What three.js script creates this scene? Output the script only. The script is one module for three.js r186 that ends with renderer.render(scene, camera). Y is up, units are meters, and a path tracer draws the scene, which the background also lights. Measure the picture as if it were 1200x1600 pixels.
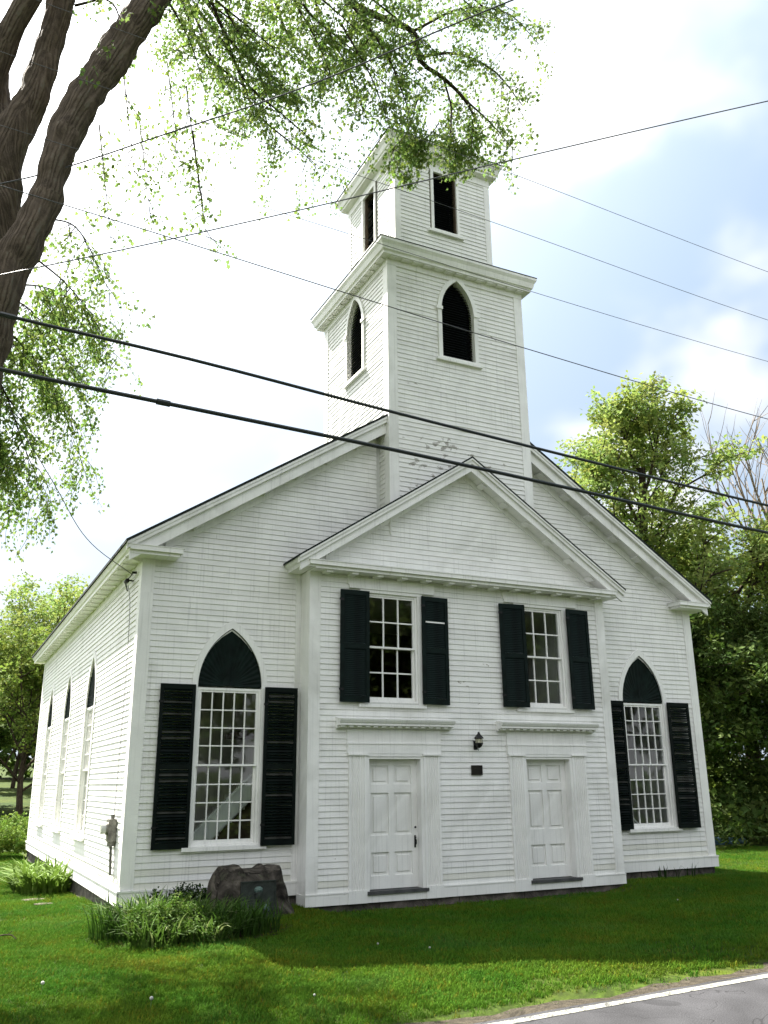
import * as THREE from 'three';
import { mergeGeometries, toCreasedNormals, mergeVertices } from 'three/addons/utils/BufferGeometryUtils.js';
import { ImprovedNoise } from 'three/addons/math/ImprovedNoise.js';

// ------------------------------------------------------------------ camera, sky, sun, exposure
const scene = new THREE.Scene();
const camera = new THREE.PerspectiveCamera(60.35, 0.75, 0.1, 2000);
camera.position.set(-8.026, 1.582, 13.257);
camera.setRotationFromMatrix(new THREE.Matrix4().makeBasis(
  new THREE.Vector3(0.89637, -0.00998, 0.44319), new THREE.Vector3(-0.12142, 0.95599, 0.26711), new THREE.Vector3(-0.42635, -0.29324, 0.85571)));
scene.add(camera);

const renderer = new THREE.WebGLRenderer({ antialias: true });
renderer.toneMapping = THREE.LinearToneMapping;
renderer.toneMappingExposure = 5.9;
renderer.shadowMap.enabled = true;

const SUN = new THREE.Vector3(-0.20, 0.812, -0.548).normalize();
const sun = new THREE.DirectionalLight(new THREE.Color(1, 0.95, 0.86), 5);
sun.position.copy(SUN).multiplyScalar(60);
sun.castShadow = true;
sun.shadow.mapSize.set(4096, 4096);
Object.assign(sun.shadow.camera, { left: -35, right: 35, top: 35, bottom: -35, near: 1, far: 160 });
scene.add(sun, sun.target);

const perlin = new ImprovedNoise();
function fbm(x, y, z, oct = 5, gain = 0.5) {
  let s = 0, a = 1, f = 1, n = 0;
  for (let i = 0; i < oct; i++) { s += a * perlin.noise(x * f + i * 17.3, y * f + i * 5.1, z * f); n += a; a *= gain; f *= 2.03; }
  return s / n;
}
const sstep = (a, b, x) => { const t = Math.min(1, Math.max(0, (x - a) / (b - a))); return t * t * (3 - 2 * t); };
const lerp = (a, b, t) => a + (b - a) * t;

function makeSky() {
  const w = 1024, h = 512, d = new Float32Array(w * h * 4);
  for (let j = 0; j < h; j++) for (let i = 0; i < w; i++) {
    const v = ((j + 0.5) / h - 0.5) * Math.PI, u = ((i + 0.5) / w - 0.5) * 2 * Math.PI;
    const y = Math.sin(v), x = Math.cos(u) * Math.cos(v), z = Math.sin(u) * Math.cos(v);
    const e = Math.max(y, 0), hz = Math.pow(1 - e, 4);
    let r = lerp(0.205, 0.40, hz), g = lerp(0.295, 0.455, hz), b = lerp(0.415, 0.53, hz);
    const k = 1 / (e + 0.35);
    const px = x * k, pz = z * k;
    const n = (fbm(px * 2.573 + 2.4614, 0.4, pz * 2.573 + 50.956, 6, 0.52) - 0.053) / 0.13;
    const wisp = fbm(px * 5.1 + 11, 3.4, pz * 3.3 - 4, 5, 0.6);
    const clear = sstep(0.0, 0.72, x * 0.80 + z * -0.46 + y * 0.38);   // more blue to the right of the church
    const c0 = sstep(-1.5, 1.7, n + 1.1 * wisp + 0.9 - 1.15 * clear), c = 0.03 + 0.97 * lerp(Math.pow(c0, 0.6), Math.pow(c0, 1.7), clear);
    const cl = lerp(1.06, 0.58, clear);  // clouds outside the clear zone made brighter, to light the shaded front
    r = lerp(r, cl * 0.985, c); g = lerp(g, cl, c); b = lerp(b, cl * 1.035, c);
    const a = Math.acos(Math.min(1, Math.max(-1, x * SUN.x + y * SUN.y + z * SUN.z))) * 180 / Math.PI;
    const glow = 2.2 * Math.exp(-Math.pow(a / 28, 2)) + 0.16 * Math.exp(-Math.pow(a / 42, 2));
    r += glow; g += glow * 0.985; b += glow * 0.96;
    if (y < 0) { const t = sstep(0, -0.15, y); r = lerp(r, 0.12, t); g = lerp(g, 0.14, t); b = lerp(b, 0.10, t); }
    r *= 0.335; g *= 0.335; b *= 0.335;
    const o = (j * w + i) * 4; d[o] = r; d[o + 1] = g; d[o + 2] = b; d[o + 3] = 1;
  }
  const t = new THREE.DataTexture(d, w, h, THREE.RGBAFormat, THREE.FloatType);
  t.mapping = THREE.EquirectangularReflectionMapping; t.magFilter = t.minFilter = THREE.LinearFilter; t.wrapS = THREE.RepeatWrapping; t.needsUpdate = true;
  return t;
}
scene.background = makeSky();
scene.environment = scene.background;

// ------------------------------------------------------------------ helpers
let seed = 12345;
function rnd() { seed |= 0; seed = seed + 0x6D2B79F5 | 0; let t = Math.imul(seed ^ seed >>> 15, 1 | seed); t = t + Math.imul(t ^ t >>> 7, 61 | t) ^ t; return ((t ^ t >>> 14) >>> 0) / 4294967296; }
const rr = (a, b) => a + (b - a) * rnd();
const pick = (a) => a[Math.floor(rnd() * a.length)];
const V = (x, y, z) => new THREE.Vector3(x, y, z);
const names = {};
function numbered(n) { const k = names[n] || 0; names[n] = k + 1; return k ? n + '_' + String(k).padStart(3, '0') : n; }
function tag(o, label, category, group, kind) {
  o.userData = { ...o.userData };
  if (label) o.userData.label = label; if (category) o.userData.category = category;
  if (group) o.userData.group = group; if (kind) o.userData.kind = kind;
  return o;
}
function thing(name, label, category, p = [0, 0, 0], turn = 0, group) {
  const o = new THREE.Group(); o.name = numbered(name); o.position.set(...p); o.rotation.y = turn; scene.add(o);
  return tag(o, label, category, group);
}
function mesh(name, geo, mat, parent, kind) {
  if (Array.isArray(geo)) geo = merge(geo);
  const m = new THREE.Mesh(geo, mat); m.name = parent === scene ? numbered(name) : name; m.castShadow = m.receiveShadow = true;
  parent.add(m); if (kind) m.userData.kind = kind; return m;
}
function each(name, geos, mat, parent) { geos.forEach((g) => mesh(name, g, mat, parent)); }
function part(name, parent) { const g = new THREE.Group(); g.name = name; parent.add(g); return g; }
function merge(list) {
  const l = list.map((g) => { const q = g.index ? g.toNonIndexed() : g; for (const k of Object.keys(q.attributes)) if (!['position', 'normal', 'uv'].includes(k)) q.deleteAttribute(k); return q; });
  return l.length === 1 ? l[0] : mergeGeometries(l);
}
// planar uv in metres from the dominant normal
function muv(g) {
  if (g.index) g = g.toNonIndexed();
  if (!g.attributes.normal) g.computeVertexNormals();
  const p = g.attributes.position, n = g.attributes.normal, uv = new Float32Array(p.count * 2);
  for (let i = 0; i < p.count; i++) {
    const ax = Math.abs(n.getX(i)), ay = Math.abs(n.getY(i)), az = Math.abs(n.getZ(i)), x = p.getX(i), y = p.getY(i), z = p.getZ(i);
    if (az >= ax && az >= ay) { uv[2 * i] = x; uv[2 * i + 1] = y; } else if (ax >= ay) { uv[2 * i] = z; uv[2 * i + 1] = y; } else { uv[2 * i] = x; uv[2 * i + 1] = z; }
  }
  g.setAttribute('uv', new THREE.BufferAttribute(uv, 2)); return g;
}
// box between two corners
function bx(x0, x1, y0, y1, z0, z1) { const g = new THREE.BoxGeometry(x1 - x0, y1 - y0, z1 - z0); g.translate((x0 + x1) / 2, (y0 + y1) / 2, (z0 + z1) / 2); return muv(g); }
// eight-corner prism: bottom y, top y, back z, front z at bottom and top, x at bottom and top
function hexa(c) {
  const F = [[4, 5, 6, 7], [1, 0, 3, 2], [0, 4, 7, 3], [5, 1, 2, 6], [3, 7, 6, 2], [0, 1, 5, 4]];
  const pos = [];
  for (const [a, b, d, e] of F) for (const i of [a, b, d, a, d, e]) pos.push(...c[i]);
  const g = new THREE.BufferGeometry(); g.setAttribute('position', new THREE.Float32BufferAttribute(pos, 3)); g.computeVertexNormals(); return muv(g);
}
function poly(pts, z0, z1, holes = [], bevel = 0) {
  const s = new THREE.Shape(pts.map((p) => new THREE.Vector2(...p)));
  for (const h of holes) s.holes.push(new THREE.Path(h.map((p) => new THREE.Vector2(...p))));
  const g = new THREE.ExtrudeGeometry(s, { depth: z1 - z0 - 2 * bevel, bevelEnabled: bevel > 0, bevelThickness: bevel, bevelSize: bevel, bevelOffset: -bevel, bevelSegments: 1, curveSegments: 10 });
  g.translate(0, 0, z0 + bevel); return muv(g);
}
function tube(pts, r0, r1, seg = 6, sub = 1, closed = true) {
  const curve = pts.length > 2 ? new THREE.CatmullRomCurve3(pts) : new THREE.LineCurve3(pts[0], pts[1]);
  const n = Math.max(1, (pts.length - 1) * sub), g = new THREE.TubeGeometry(curve, n, 1, seg, false);
  const p = g.attributes.position, c = new THREE.Vector3(), rad = Array.isArray(r0) ? (t) => { const k = t * (r0.length - 1), i = Math.min(r0.length - 2, Math.floor(k)); return lerp(r0[i], r0[i + 1], k - i); } : (t) => lerp(r0, r1, t);
  const uv = g.attributes.uv, len = curve.getLength();
  for (let i = 0; i <= n; i++) {
    curve.getPointAt(i / n, c); const r = rad(pts.length > 2 ? curve.getUtoTmapping(i / n) : i / n);
    for (let j = 0; j <= seg; j++) { const k = i * (seg + 1) + j; p.setXYZ(k, c.x + (p.getX(k) - c.x) * r, c.y + (p.getY(k) - c.y) * r, c.z + (p.getZ(k) - c.z) * r); uv.setXY(k, j / seg * 2 * Math.PI * Math.max(r, 0.02), i / n * len); }
  }
  g.computeVertexNormals(); return g;
}
function dataTex(n, fn, m = n, srgb = true) {
  const d = new Uint8Array(n * m * 4);
  for (let j = 0; j < m; j++) for (let i = 0; i < n; i++) { const c = fn(i / n, j / m, i, j), o = (j * n + i) * 4; for (let k = 0; k < 3; k++) d[o + k] = Math.max(0, Math.min(255, Math.round(c[k] * 255))); d[o + 3] = c.length > 3 ? c[3] * 255 : 255; }
  const t = new THREE.DataTexture(d, n, m); t.wrapS = t.wrapT = THREE.RepeatWrapping; t.magFilter = THREE.LinearFilter; t.minFilter = THREE.LinearMipmapLinearFilter; t.generateMipmaps = true;
  if (srgb) t.colorSpace = THREE.SRGBColorSpace; t.needsUpdate = true; return t;
}
// noise that repeats over one tile
function tn(u, v, f, s = 0, oct = 4) {
  let r = 0, a = 1, n = 0;
  for (let o = 0; o < oct; o++) {
    const F = f * 2 ** o, A = u * 2 * Math.PI, B = v * 2 * Math.PI, R = F / (2 * Math.PI);
    r += a * perlin.noise(Math.cos(A) * R + s * 7.7, Math.sin(A) * R + Math.cos(B) * R + 31.4, Math.sin(B) * R + o * 9.1); n += a; a *= 0.5;
  }
  return r / n;
}
const lin = (r, g, b) => new THREE.Color().setRGB(r, g, b);
const matte = (c, rough = 0.9, more = {}) => new THREE.MeshPhysicalMaterial({ color: c, roughness: rough, specularIntensity: 0.2, ...more });
const std = (c, rough = 0.7, more = {}) => new THREE.MeshStandardMaterial({ color: c, roughness: rough, ...more });

// ------------------------------------------------------------------ materials
const paintMap = dataTex(1024, (u, v) => {
  const dirt = Math.max(0, tn(u, v, 5, 1, 5) - 0.12) * 0.24, streak = Math.max(0, perlin.noise(u * 190, v * 5, 3.3) - 0.2) * 0.11, fine = perlin.noise(u * 160, v * 640, 8) * 0.020, blot = tn(u, v, 14, 4, 3) * 0.05;
  const k = 0.955 - dirt - streak + fine + blot; return [k, k * 1.0, k * 0.985 - dirt * 0.1];
});
paintMap.repeat.set(0.23, 0.23);
const paintBump = dataTex(512, (u, v) => { const k = 0.5 + 0.25 * perlin.noise(u * 20, v * 220, 1) + 0.3 * tn(u, v, 24, 2, 3); return [k, k, k]; }, 512, false);
paintBump.repeat.set(0.5, 0.5);
const white = (k, g = 1) => std(lin(0.85 * k, 0.84 * k * g, 0.835 * k), 0.62, { map: paintMap, bumpMap: paintBump, bumpScale: 0.0016 });
const M = {};
M.white = white(1); M.boards = [white(1), white(0.97), white(0.985, 1.005), white(0.945)];
M.trim = white(1.02);
const fleckMap = dataTex(1024, (u, v) => { const m = 0.5 * tn(u, v, 12, 16, 5) + 0.5 * perlin.noise(u * 40, v * 60, 5) + 0.2 * perlin.noise(u * 150, v * 300, 1), p = sstep(0.34, 0.46, m), k = 0.94 + tn(u, v, 14, 4, 3) * 0.06; return [lerp(k, 0.62, p), lerp(k, 0.60, p), lerp(k * 0.985, 0.56, p)]; });
fleckMap.repeat.set(0.25, 0.25);
M.fleck = std(lin(0.85, 0.84, 0.835), 0.66, { map: fleckMap, bumpMap: paintBump, bumpScale: 0.002 });
M.grime = std(lin(0.72, 0.71, 0.66), 0.7, { map: paintMap, bumpMap: paintBump, bumpScale: 0.0016 });
const boardMat = (y) => y < 0.42 && rnd() < 0.55 ? M.grime : rnd() < 0.09 ? M.fleck : pick(M.boards);
// weathered boards: bare grey wood shows where the paint has come away
const peelMap = dataTex(1024, (u, v) => {
  const X = u * 4 - 2, Y = v * 4;                                   // metres, four by four
  const m = tn(u, v, 9, 6, 5) * 0.7 + 0.5 * perlin.noise(u * 34, v * 45.45, 5) + 0.2 * perlin.noise(u * 120, v * 300, 1);
  const zone = Math.max(Math.exp(-(((X + 0.9) / 0.35) ** 2 + ((Y - 2.95) / 0.16) ** 2)), Math.exp(-(((X + 0.35) / 0.55) ** 2 + ((Y - 3.42) / 0.20) ** 2)), 0.8 * Math.exp(-(((X + 1.0) / 0.25) ** 2 + ((Y - 2.55) / 0.2) ** 2)), 0.55 * Math.exp(-(((X + 0.2) / 1.2) ** 2 + ((Y - 3.0) / 0.5) ** 2)));
  const p = sstep(0.12, 0.30, m * 1.15 + zone * 0.62 - 0.42) * (0.55 + 0.45 * sstep(-0.3, 0.3, perlin.noise(u * 30, v * 500, 2)));
  const k = 0.94 + tn(u, v, 14, 4, 3) * 0.05 + perlin.noise(u * 160, v * 640, 8) * 0.02;
  return [lerp(k, 0.55, p), lerp(k, 0.535, p), lerp(k * 0.985, 0.50, p)];
});
peelMap.repeat.set(0.25, 0.25); peelMap.offset.set(0.5, 0);
M.peel = std(lin(0.85, 0.84, 0.835), 0.68, { map: peelMap, bumpMap: paintBump, bumpScale: 0.002 });
const greenMap = dataTex(256, (u, v) => { const k = 0.85 + 0.35 * tn(u, v, 8, 3, 4) + 0.08 * perlin.noise(u * 200, v * 12, 2); return [k, k, k]; });
M.green = matte(lin(0.006, 0.014, 0.012), 0.55, { map: greenMap });
M.slat = matte(lin(0.0035, 0.008, 0.0065), 0.55, { map: greenMap });
M.slatWorn = matte(lin(0.05, 0.052, 0.045), 0.7, { map: greenMap });
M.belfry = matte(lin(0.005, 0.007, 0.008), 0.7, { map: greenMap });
M.plaster = matte(lin(0.66, 0.66, 0.64), 0.9, { map: paintMap });
M.brown = matte(lin(0.095, 0.072, 0.048), 0.7, { map: greenMap });
M.floor = std(lin(0.07, 0.05, 0.03), 0.6, { map: greenMap });
M.stairPaint = std(lin(0.74, 0.78, 0.76), 0.55, { map: paintMap });
M.roof = matte(lin(0.028, 0.036, 0.033), 0.85, { map: greenMap });
M.glass = new THREE.MeshPhysicalMaterial({ color: lin(0.93, 0.96, 0.94), roughness: 0.02, transmission: 1, thickness: 0, ior: 1.5 });
M.iron = std(lin(0.012, 0.012, 0.013), 0.45, { metalness: 0.6 });
M.threshold = std(lin(0.07, 0.07, 0.07), 0.8, { map: greenMap });
const stoneMap = dataTex(512, (u, v) => { const k = 0.72 + 0.5 * tn(u, v, 10, 7, 6) + 0.18 * perlin.noise(u * 90, v * 90, 1); return [k, k * 0.97, k * 0.93]; });
const stoneBump = dataTex(512, (u, v) => { const k = 0.5 + 0.6 * tn(u, v, 12, 9, 6); return [k, k, k]; }, 512, false);
M.stone = [0.10, 0.13, 0.16].map((k) => std(lin(k * 1.05, k * 0.95, k * 0.9), 0.95, { map: stoneMap, bumpMap: stoneBump, bumpScale: 0.03 }));
M.lampGlass = new THREE.MeshPhysicalMaterial({ color: lin(0.75, 0.72, 0.55), roughness: 0.35, transmission: 0.6, thickness: 0 });

// ------------------------------------------------------------------ ground, road
const fnz = (x, z, s, f) => perlin.noise(x * f + s, 0.5, z * f - s);
const ROADZ = (x) => 6.22 - 0.075 * (x + 0.36);                      // centre of the white edge line
function gy(x, z) {                                                   // height of the lawn and of the land behind
  let y = -0.25 + 0.03 * fnz(x, z, 2, 0.35) + 0.015 * fnz(x, z, 5, 1.1);
  const e = z - (ROADZ(x) - 0.5); if (e > -1.2) y = lerp(y, -0.315, sstep(-1.2, 0, e)); if (e > 0) y = -0.315 - 0.04 * sstep(0, 0.5, e);
  if (z < -16) y += 2.2 * sstep(-16, -60, z) + 0.12 * fnz(x, z, 9, 0.1);
  if (z < -60) y += (-(z + 60)) * 0.03;
  y += 0.11 * sstep(2.4, 3.2, Math.abs(x)) * (1 - sstep(5.6, 7.5, Math.abs(x))) * (1 - sstep(0.6, 2.2, z)) * sstep(-4, -1, z);
  if (x < -6.3 && z < -1) y += 0.18 * sstep(-6.3, -9, x);
  return y;
}
const lawnMap = dataTex(1024, (u, v) => {
  const a = tn(u, v, 4, 3, 5), b = tn(u, v, 40, 8, 3), c = perlin.noise(u * 256, v * 256, 4);
  const k = 0.86 + 0.5 * a * 0.6 + 0.5 * b + 0.22 * c, y = 0.5 + a; return [0.37 * k * (0.85 + 0.3 * y), 0.47 * k, 0.17 * k];
});
lawnMap.repeat.set(0.2, 0.2);
M.lawn = matte(lin(0.25, 0.26, 0.18), 0.95, { map: lawnMap });
{
  const xs = [], zs = [];
  for (let x = -400; x < -40; x += 30) xs.push(x); for (let x = -40; x < -12; x += 2) xs.push(x); for (let x = -12; x <= 14; x += 0.25) xs.push(x); for (let x = 16; x <= 40; x += 2) xs.push(x); for (let x = 60; x <= 400; x += 30) xs.push(x);
  for (let z = -500; z < -60; z += 25) zs.push(z); for (let z = -60; z < -16; z += 1.5) zs.push(z); for (let z = -16; z <= 8; z += 0.25) zs.push(z); for (let z = 9; z <= 30; z += 2) zs.push(z); for (let z = 50; z <= 300; z += 30) zs.push(z);
  const pos = [], uv = [], idx = [];
  for (const z of zs) for (const x of xs) { pos.push(x, gy(x, z), z); uv.push(x, z); }
  for (let j = 0; j < zs.length - 1; j++) for (let i = 0; i < xs.length - 1; i++) { const a = j * xs.length + i, b = a + 1, c = a + xs.length, d = c + 1; idx.push(a, c, b, b, c, d); }
  const g = new THREE.BufferGeometry(); g.setAttribute('position', new THREE.Float32BufferAttribute(pos, 3)); g.setAttribute('uv', new THREE.Float32BufferAttribute(uv, 2)); g.setIndex(idx); g.computeVertexNormals();
  tag(mesh('lawn', g, M.lawn, scene), 'mown green lawn between the white church and the road', 'lawn', null, 'structure');
}
const asphaltMap = dataTex(1024, (u, v) => { const k = 0.62 + 0.25 * tn(u, v, 5, 2, 5) + 0.20 * perlin.noise(u * 330, v * 330, 2) + 0.2 * Math.max(0, perlin.noise(u * 500, v * 500, 7)); const cr = Math.abs(tn(u, v, 5, 21, 4)), q = cr < 0.008 ? 0.78 : 1, pt = tn(u, v, 2, 33, 2) > 0.16 ? 0.86 : 1; return [k * q * pt, k * q * pt, k * 1.02 * q * pt]; });
asphaltMap.repeat.set(0.3, 0.3);
const lineMap = dataTex(512, (u, v) => { const w = sstep(0.02, 0.22, 0.6 * tn(u, v, 14, 5, 4) + 0.5 * perlin.noise(u * 70, v * 70, 3)), k = 0.92 + 0.1 * perlin.noise(u * 120, v * 120, 6); return [lerp(k, 0.52, w), lerp(k, 0.52, w), lerp(k * 0.97, 0.52, w)]; });
const gravelMap = dataTex(512, (u, v) => { const k = 0.62 + 0.35 * tn(u, v, 30, 2, 3) + 0.25 * perlin.noise(u * 140, v * 140, 2); return [k, k * 0.94, k * 0.84]; });
gravelMap.repeat.set(0.6, 0.6);
M.asphalt = matte(lin(0.085, 0.085, 0.088), 0.85, { map: asphaltMap, bumpMap: asphaltMap, bumpScale: 0.006 });
M.gravel = matte(lin(0.10, 0.098, 0.09), 0.95, { map: gravelMap, bumpMap: gravelMap, bumpScale: 0.012 });
M.line = matte(lin(0.24, 0.24, 0.225), 0.85, { map: lineMap });
function strip(o0, o1, y, wob0 = 0, wob1 = 0, step = 0.25, x0 = -60, x1 = 60) {
  const pos = [], uv = [], idx = []; let n = 0;
  for (let x = x0; x <= x1; x += (x > -14 && x < 8) ? step : 2) {
    const z = ROADZ(x), a = o0 + wob0 * (fnz(x, 1, 3, 0.9) + 0.6 * fnz(x, 2, 5, 3.1)), b = o1 + wob1 * fnz(x, 4, 3, 2.3);
    pos.push(x, y, z + a, x, y, z + b); uv.push(x, z + a, x, z + b);
    if (n) idx.push(2 * n - 2, 2 * n - 1, 2 * n, 2 * n, 2 * n - 1, 2 * n + 1); n++;
  }
  const g = new THREE.BufferGeometry(); g.setAttribute('position', new THREE.Float32BufferAttribute(pos, 3)); g.setAttribute('uv', new THREE.Float32BufferAttribute(uv, 2)); g.setIndex(idx); g.computeVertexNormals(); return g;
}
tag(mesh('road_shoulder', strip(-0.42, 0.3, -0.311, 0.26, 0), M.gravel, scene), 'sandy gravel edge between the lawn and the asphalt', 'road shoulder', null, 'structure');
tag(mesh('road', strip(-0.14, 6.6, -0.300, 0.05, 0), M.asphalt, scene), 'grey asphalt road in front of the church', 'road', null, 'structure');
tag(mesh('edge_line', strip(-0.055, 0.06, -0.296, 0.012, 0.012, 0.1), M.line, scene), 'white painted line along the edge of the asphalt road', 'road marking', null, 'structure');

// ------------------------------------------------------------------ the church
const W = 5.5, HS = 4.865, WE = 5.827, HE = 5.066, OV = 0.35, SL = 0.643, RIDGE = HE + SL * WE, LEN = 13.0;
const VW = 2.935, VD = 0.385, VB = -0.13, VS = 4.852, VE = 3.257, VEY = 5.013, VP = 7.149, VSL = (VP - VEY) / VE, VO = 0.716;
const TW = 1.488, TZ = 0.397, TC = TZ - TW, TTOP = 10.93, T2 = 1.106, EXP = 0.088;
const church = thing('church', 'white clapboard church with a square two-stage bell tower, green shutters and two front doors', 'church');

function gothic(w, y0, ys, ya, n = 10, cx = 0) {                      // outline of a pointed opening
  const h = ya - ys, R = (h * h + w * w) / (2 * w), p = [[cx - w, y0], [cx + w, y0]];
  for (let i = 0; i < n; i++) { const t = h * i / n; p.push([cx + Math.sqrt(R * R - t * t) - (R - w), ys + t]); }
  p.push([cx, ya]);
  for (let i = n - 1; i >= 0; i--) { const t = h * i / n; p.push([cx - (Math.sqrt(R * R - t * t) - (R - w)), ys + t]); }
  return p;
}
function archRing(w0, w1, ys, ya0, ya1, z0, z1) { return poly([...gothic(w1, ys, ys, ya1, 14).slice(1), ...gothic(w0, ys, ys, ya0, 14).slice(1).reverse()].filter((p, i, a) => !i || Math.hypot(p[0] - a[i - 1][0], p[1] - a[i - 1][1]) > 1e-5), z0, z1); }
function gothicHole(cx, w, y0, ys, ya) {
  const h = ya - ys, R = (h * h + w * w) / (2 * w);
  return (y) => y < y0 || y >= ya ? null : y < ys ? [cx - w, cx + w] : (() => { const t = y - ys, q = Math.sqrt(R * R - t * t) - (R - w); return [cx - q, cx + q]; })();
}
const rectHole = (cx, w, y0, y1) => (y) => y < y0 || y >= y1 ? null : [cx - w, cx + w];
function cut(spans, holes, y) {
  for (const h of holes) { const q = h(y); if (!q) continue; const out = []; for (const [a, b] of spans) { if (q[1] <= a || q[0] >= b) out.push([a, b]); else { if (q[0] > a) out.push([a, q[0]]); if (q[1] < b) out.push([q[1], b]); } } spans = out; }
  return spans;
}
// one clapboard course per row; boards lap, thick at the butt and thin at the top
function courses(parent, y0, y1, spanFn, holes, opt = {}) {
  const rows = []; let y = y0;
  while (y < y1 - 0.02) {
    const e = EXP * rr(0.97, 1.03), t = Math.min(y + e, y1);
    let B = cut(spanFn(y + 1e-3), holes, y + 1e-3), T = cut(spanFn(t - 1e-3), holes, t - 1e-3);
    if (B.length !== T.length) { if (B.length > T.length) T = B; else B = T; }
    const gs = [], mt = opt.mat ? opt.mat(y) : boardMat(y), th = rr(0.0145, 0.018);
    B.forEach(([a, b], i) => {
      const [c, d] = T[i]; if (b - a < 0.015 && d - c < 0.015) return;
      const seg = [[a, b, c, d]];
      if (b - a > 2.2 && rnd() < 0.28) { const f = rr(0.25, 0.75), m = a + (b - a) * f, m2 = Math.min(d, Math.max(c, m)); seg.length = 0; seg.push([a, m - 0.0015, c, m2 - 0.0015], [m + 0.0015, b, m2 + 0.0015, d]); }
      for (const [p, q, r, s] of seg) {
        const k = rr(-0.0012, 0.0012), dy = rr(-0.0015, 0.0015), dy2 = rr(-0.0015, 0.0015);
        rows.push([hexa([[p, y + dy, 0], [q, y + dy2, 0], [s, t, 0], [r, t, 0], [p, y + dy, th + k], [q, y + dy2, th - k], [s, t, 0.003], [r, t, 0.003]]), mt, opt.stuff ? 0 : (q - p) * (opt.weight || 1)]);
      }
    });
    y = t;
  }
  for (const r of rows) allBoards.push([...r, parent]);
}
const allBoards = [];
function layBoards() {                                                // the three hundred longest in view one by one, the rest joined per wall
  const sorted = [...allBoards].sort((a, b) => b[2] - a[2]), own = new Set(sorted.slice(0, 300).filter((b) => b[2] > 0)), rest = new Map();
  for (const b of allBoards) { if (own.has(b)) mesh('clapboard', b[0], b[1], b[3]); else { const m = rest.get(b[3]) || new Map(); if (!m.has(b[1])) m.set(b[1], []); m.get(b[1]).push(b[0]); rest.set(b[3], m); } }
  for (const [p, m] of rest) for (const [mat, gs] of m) mesh('clapboards', gs, mat, p, 'stuff');
}
const mirror = (g) => { g = g.clone(); g.scale(-1, 1, 1); const p = g.attributes; for (const k of Object.keys(p)) { const a = p[k]; for (let i = 0; i < a.count; i += 3) for (let c = 0; c < a.itemSize; c++) { const i1 = (i + 1) * a.itemSize + c, i2 = (i + 2) * a.itemSize + c, t = a.array[i1]; a.array[i1] = a.array[i2]; a.array[i2] = t; } } return g; };
// a board that follows the slope of a gable, plumb cut at both ends
function rake(top, slope, xa, xb, v0, v1, z0, z1) {
  const f = (x) => top - slope * x;
  return poly([[xa, f(xa) - v1], [xb, f(xb) - v1], [xb, f(xb) - v0], [xa, f(xa) - v0]], z0, z1);
}
const both = (g) => [g, mirror(g)];

// --- openings
const LW = 0.50, LY0 = 0.72, LYS = 3.0, LYA = 3.89, LX = 4.08;         // tall pointed windows: half width, sill, spring, apex, centre
const UX = 1.50, UW = 0.475, UY0 = 2.80, UY1 = 4.56;                    // upper windows
const DX = 1.475, DW = 0.505, DY0 = -0.02, DY1 = 1.965;                 // doors
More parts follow.
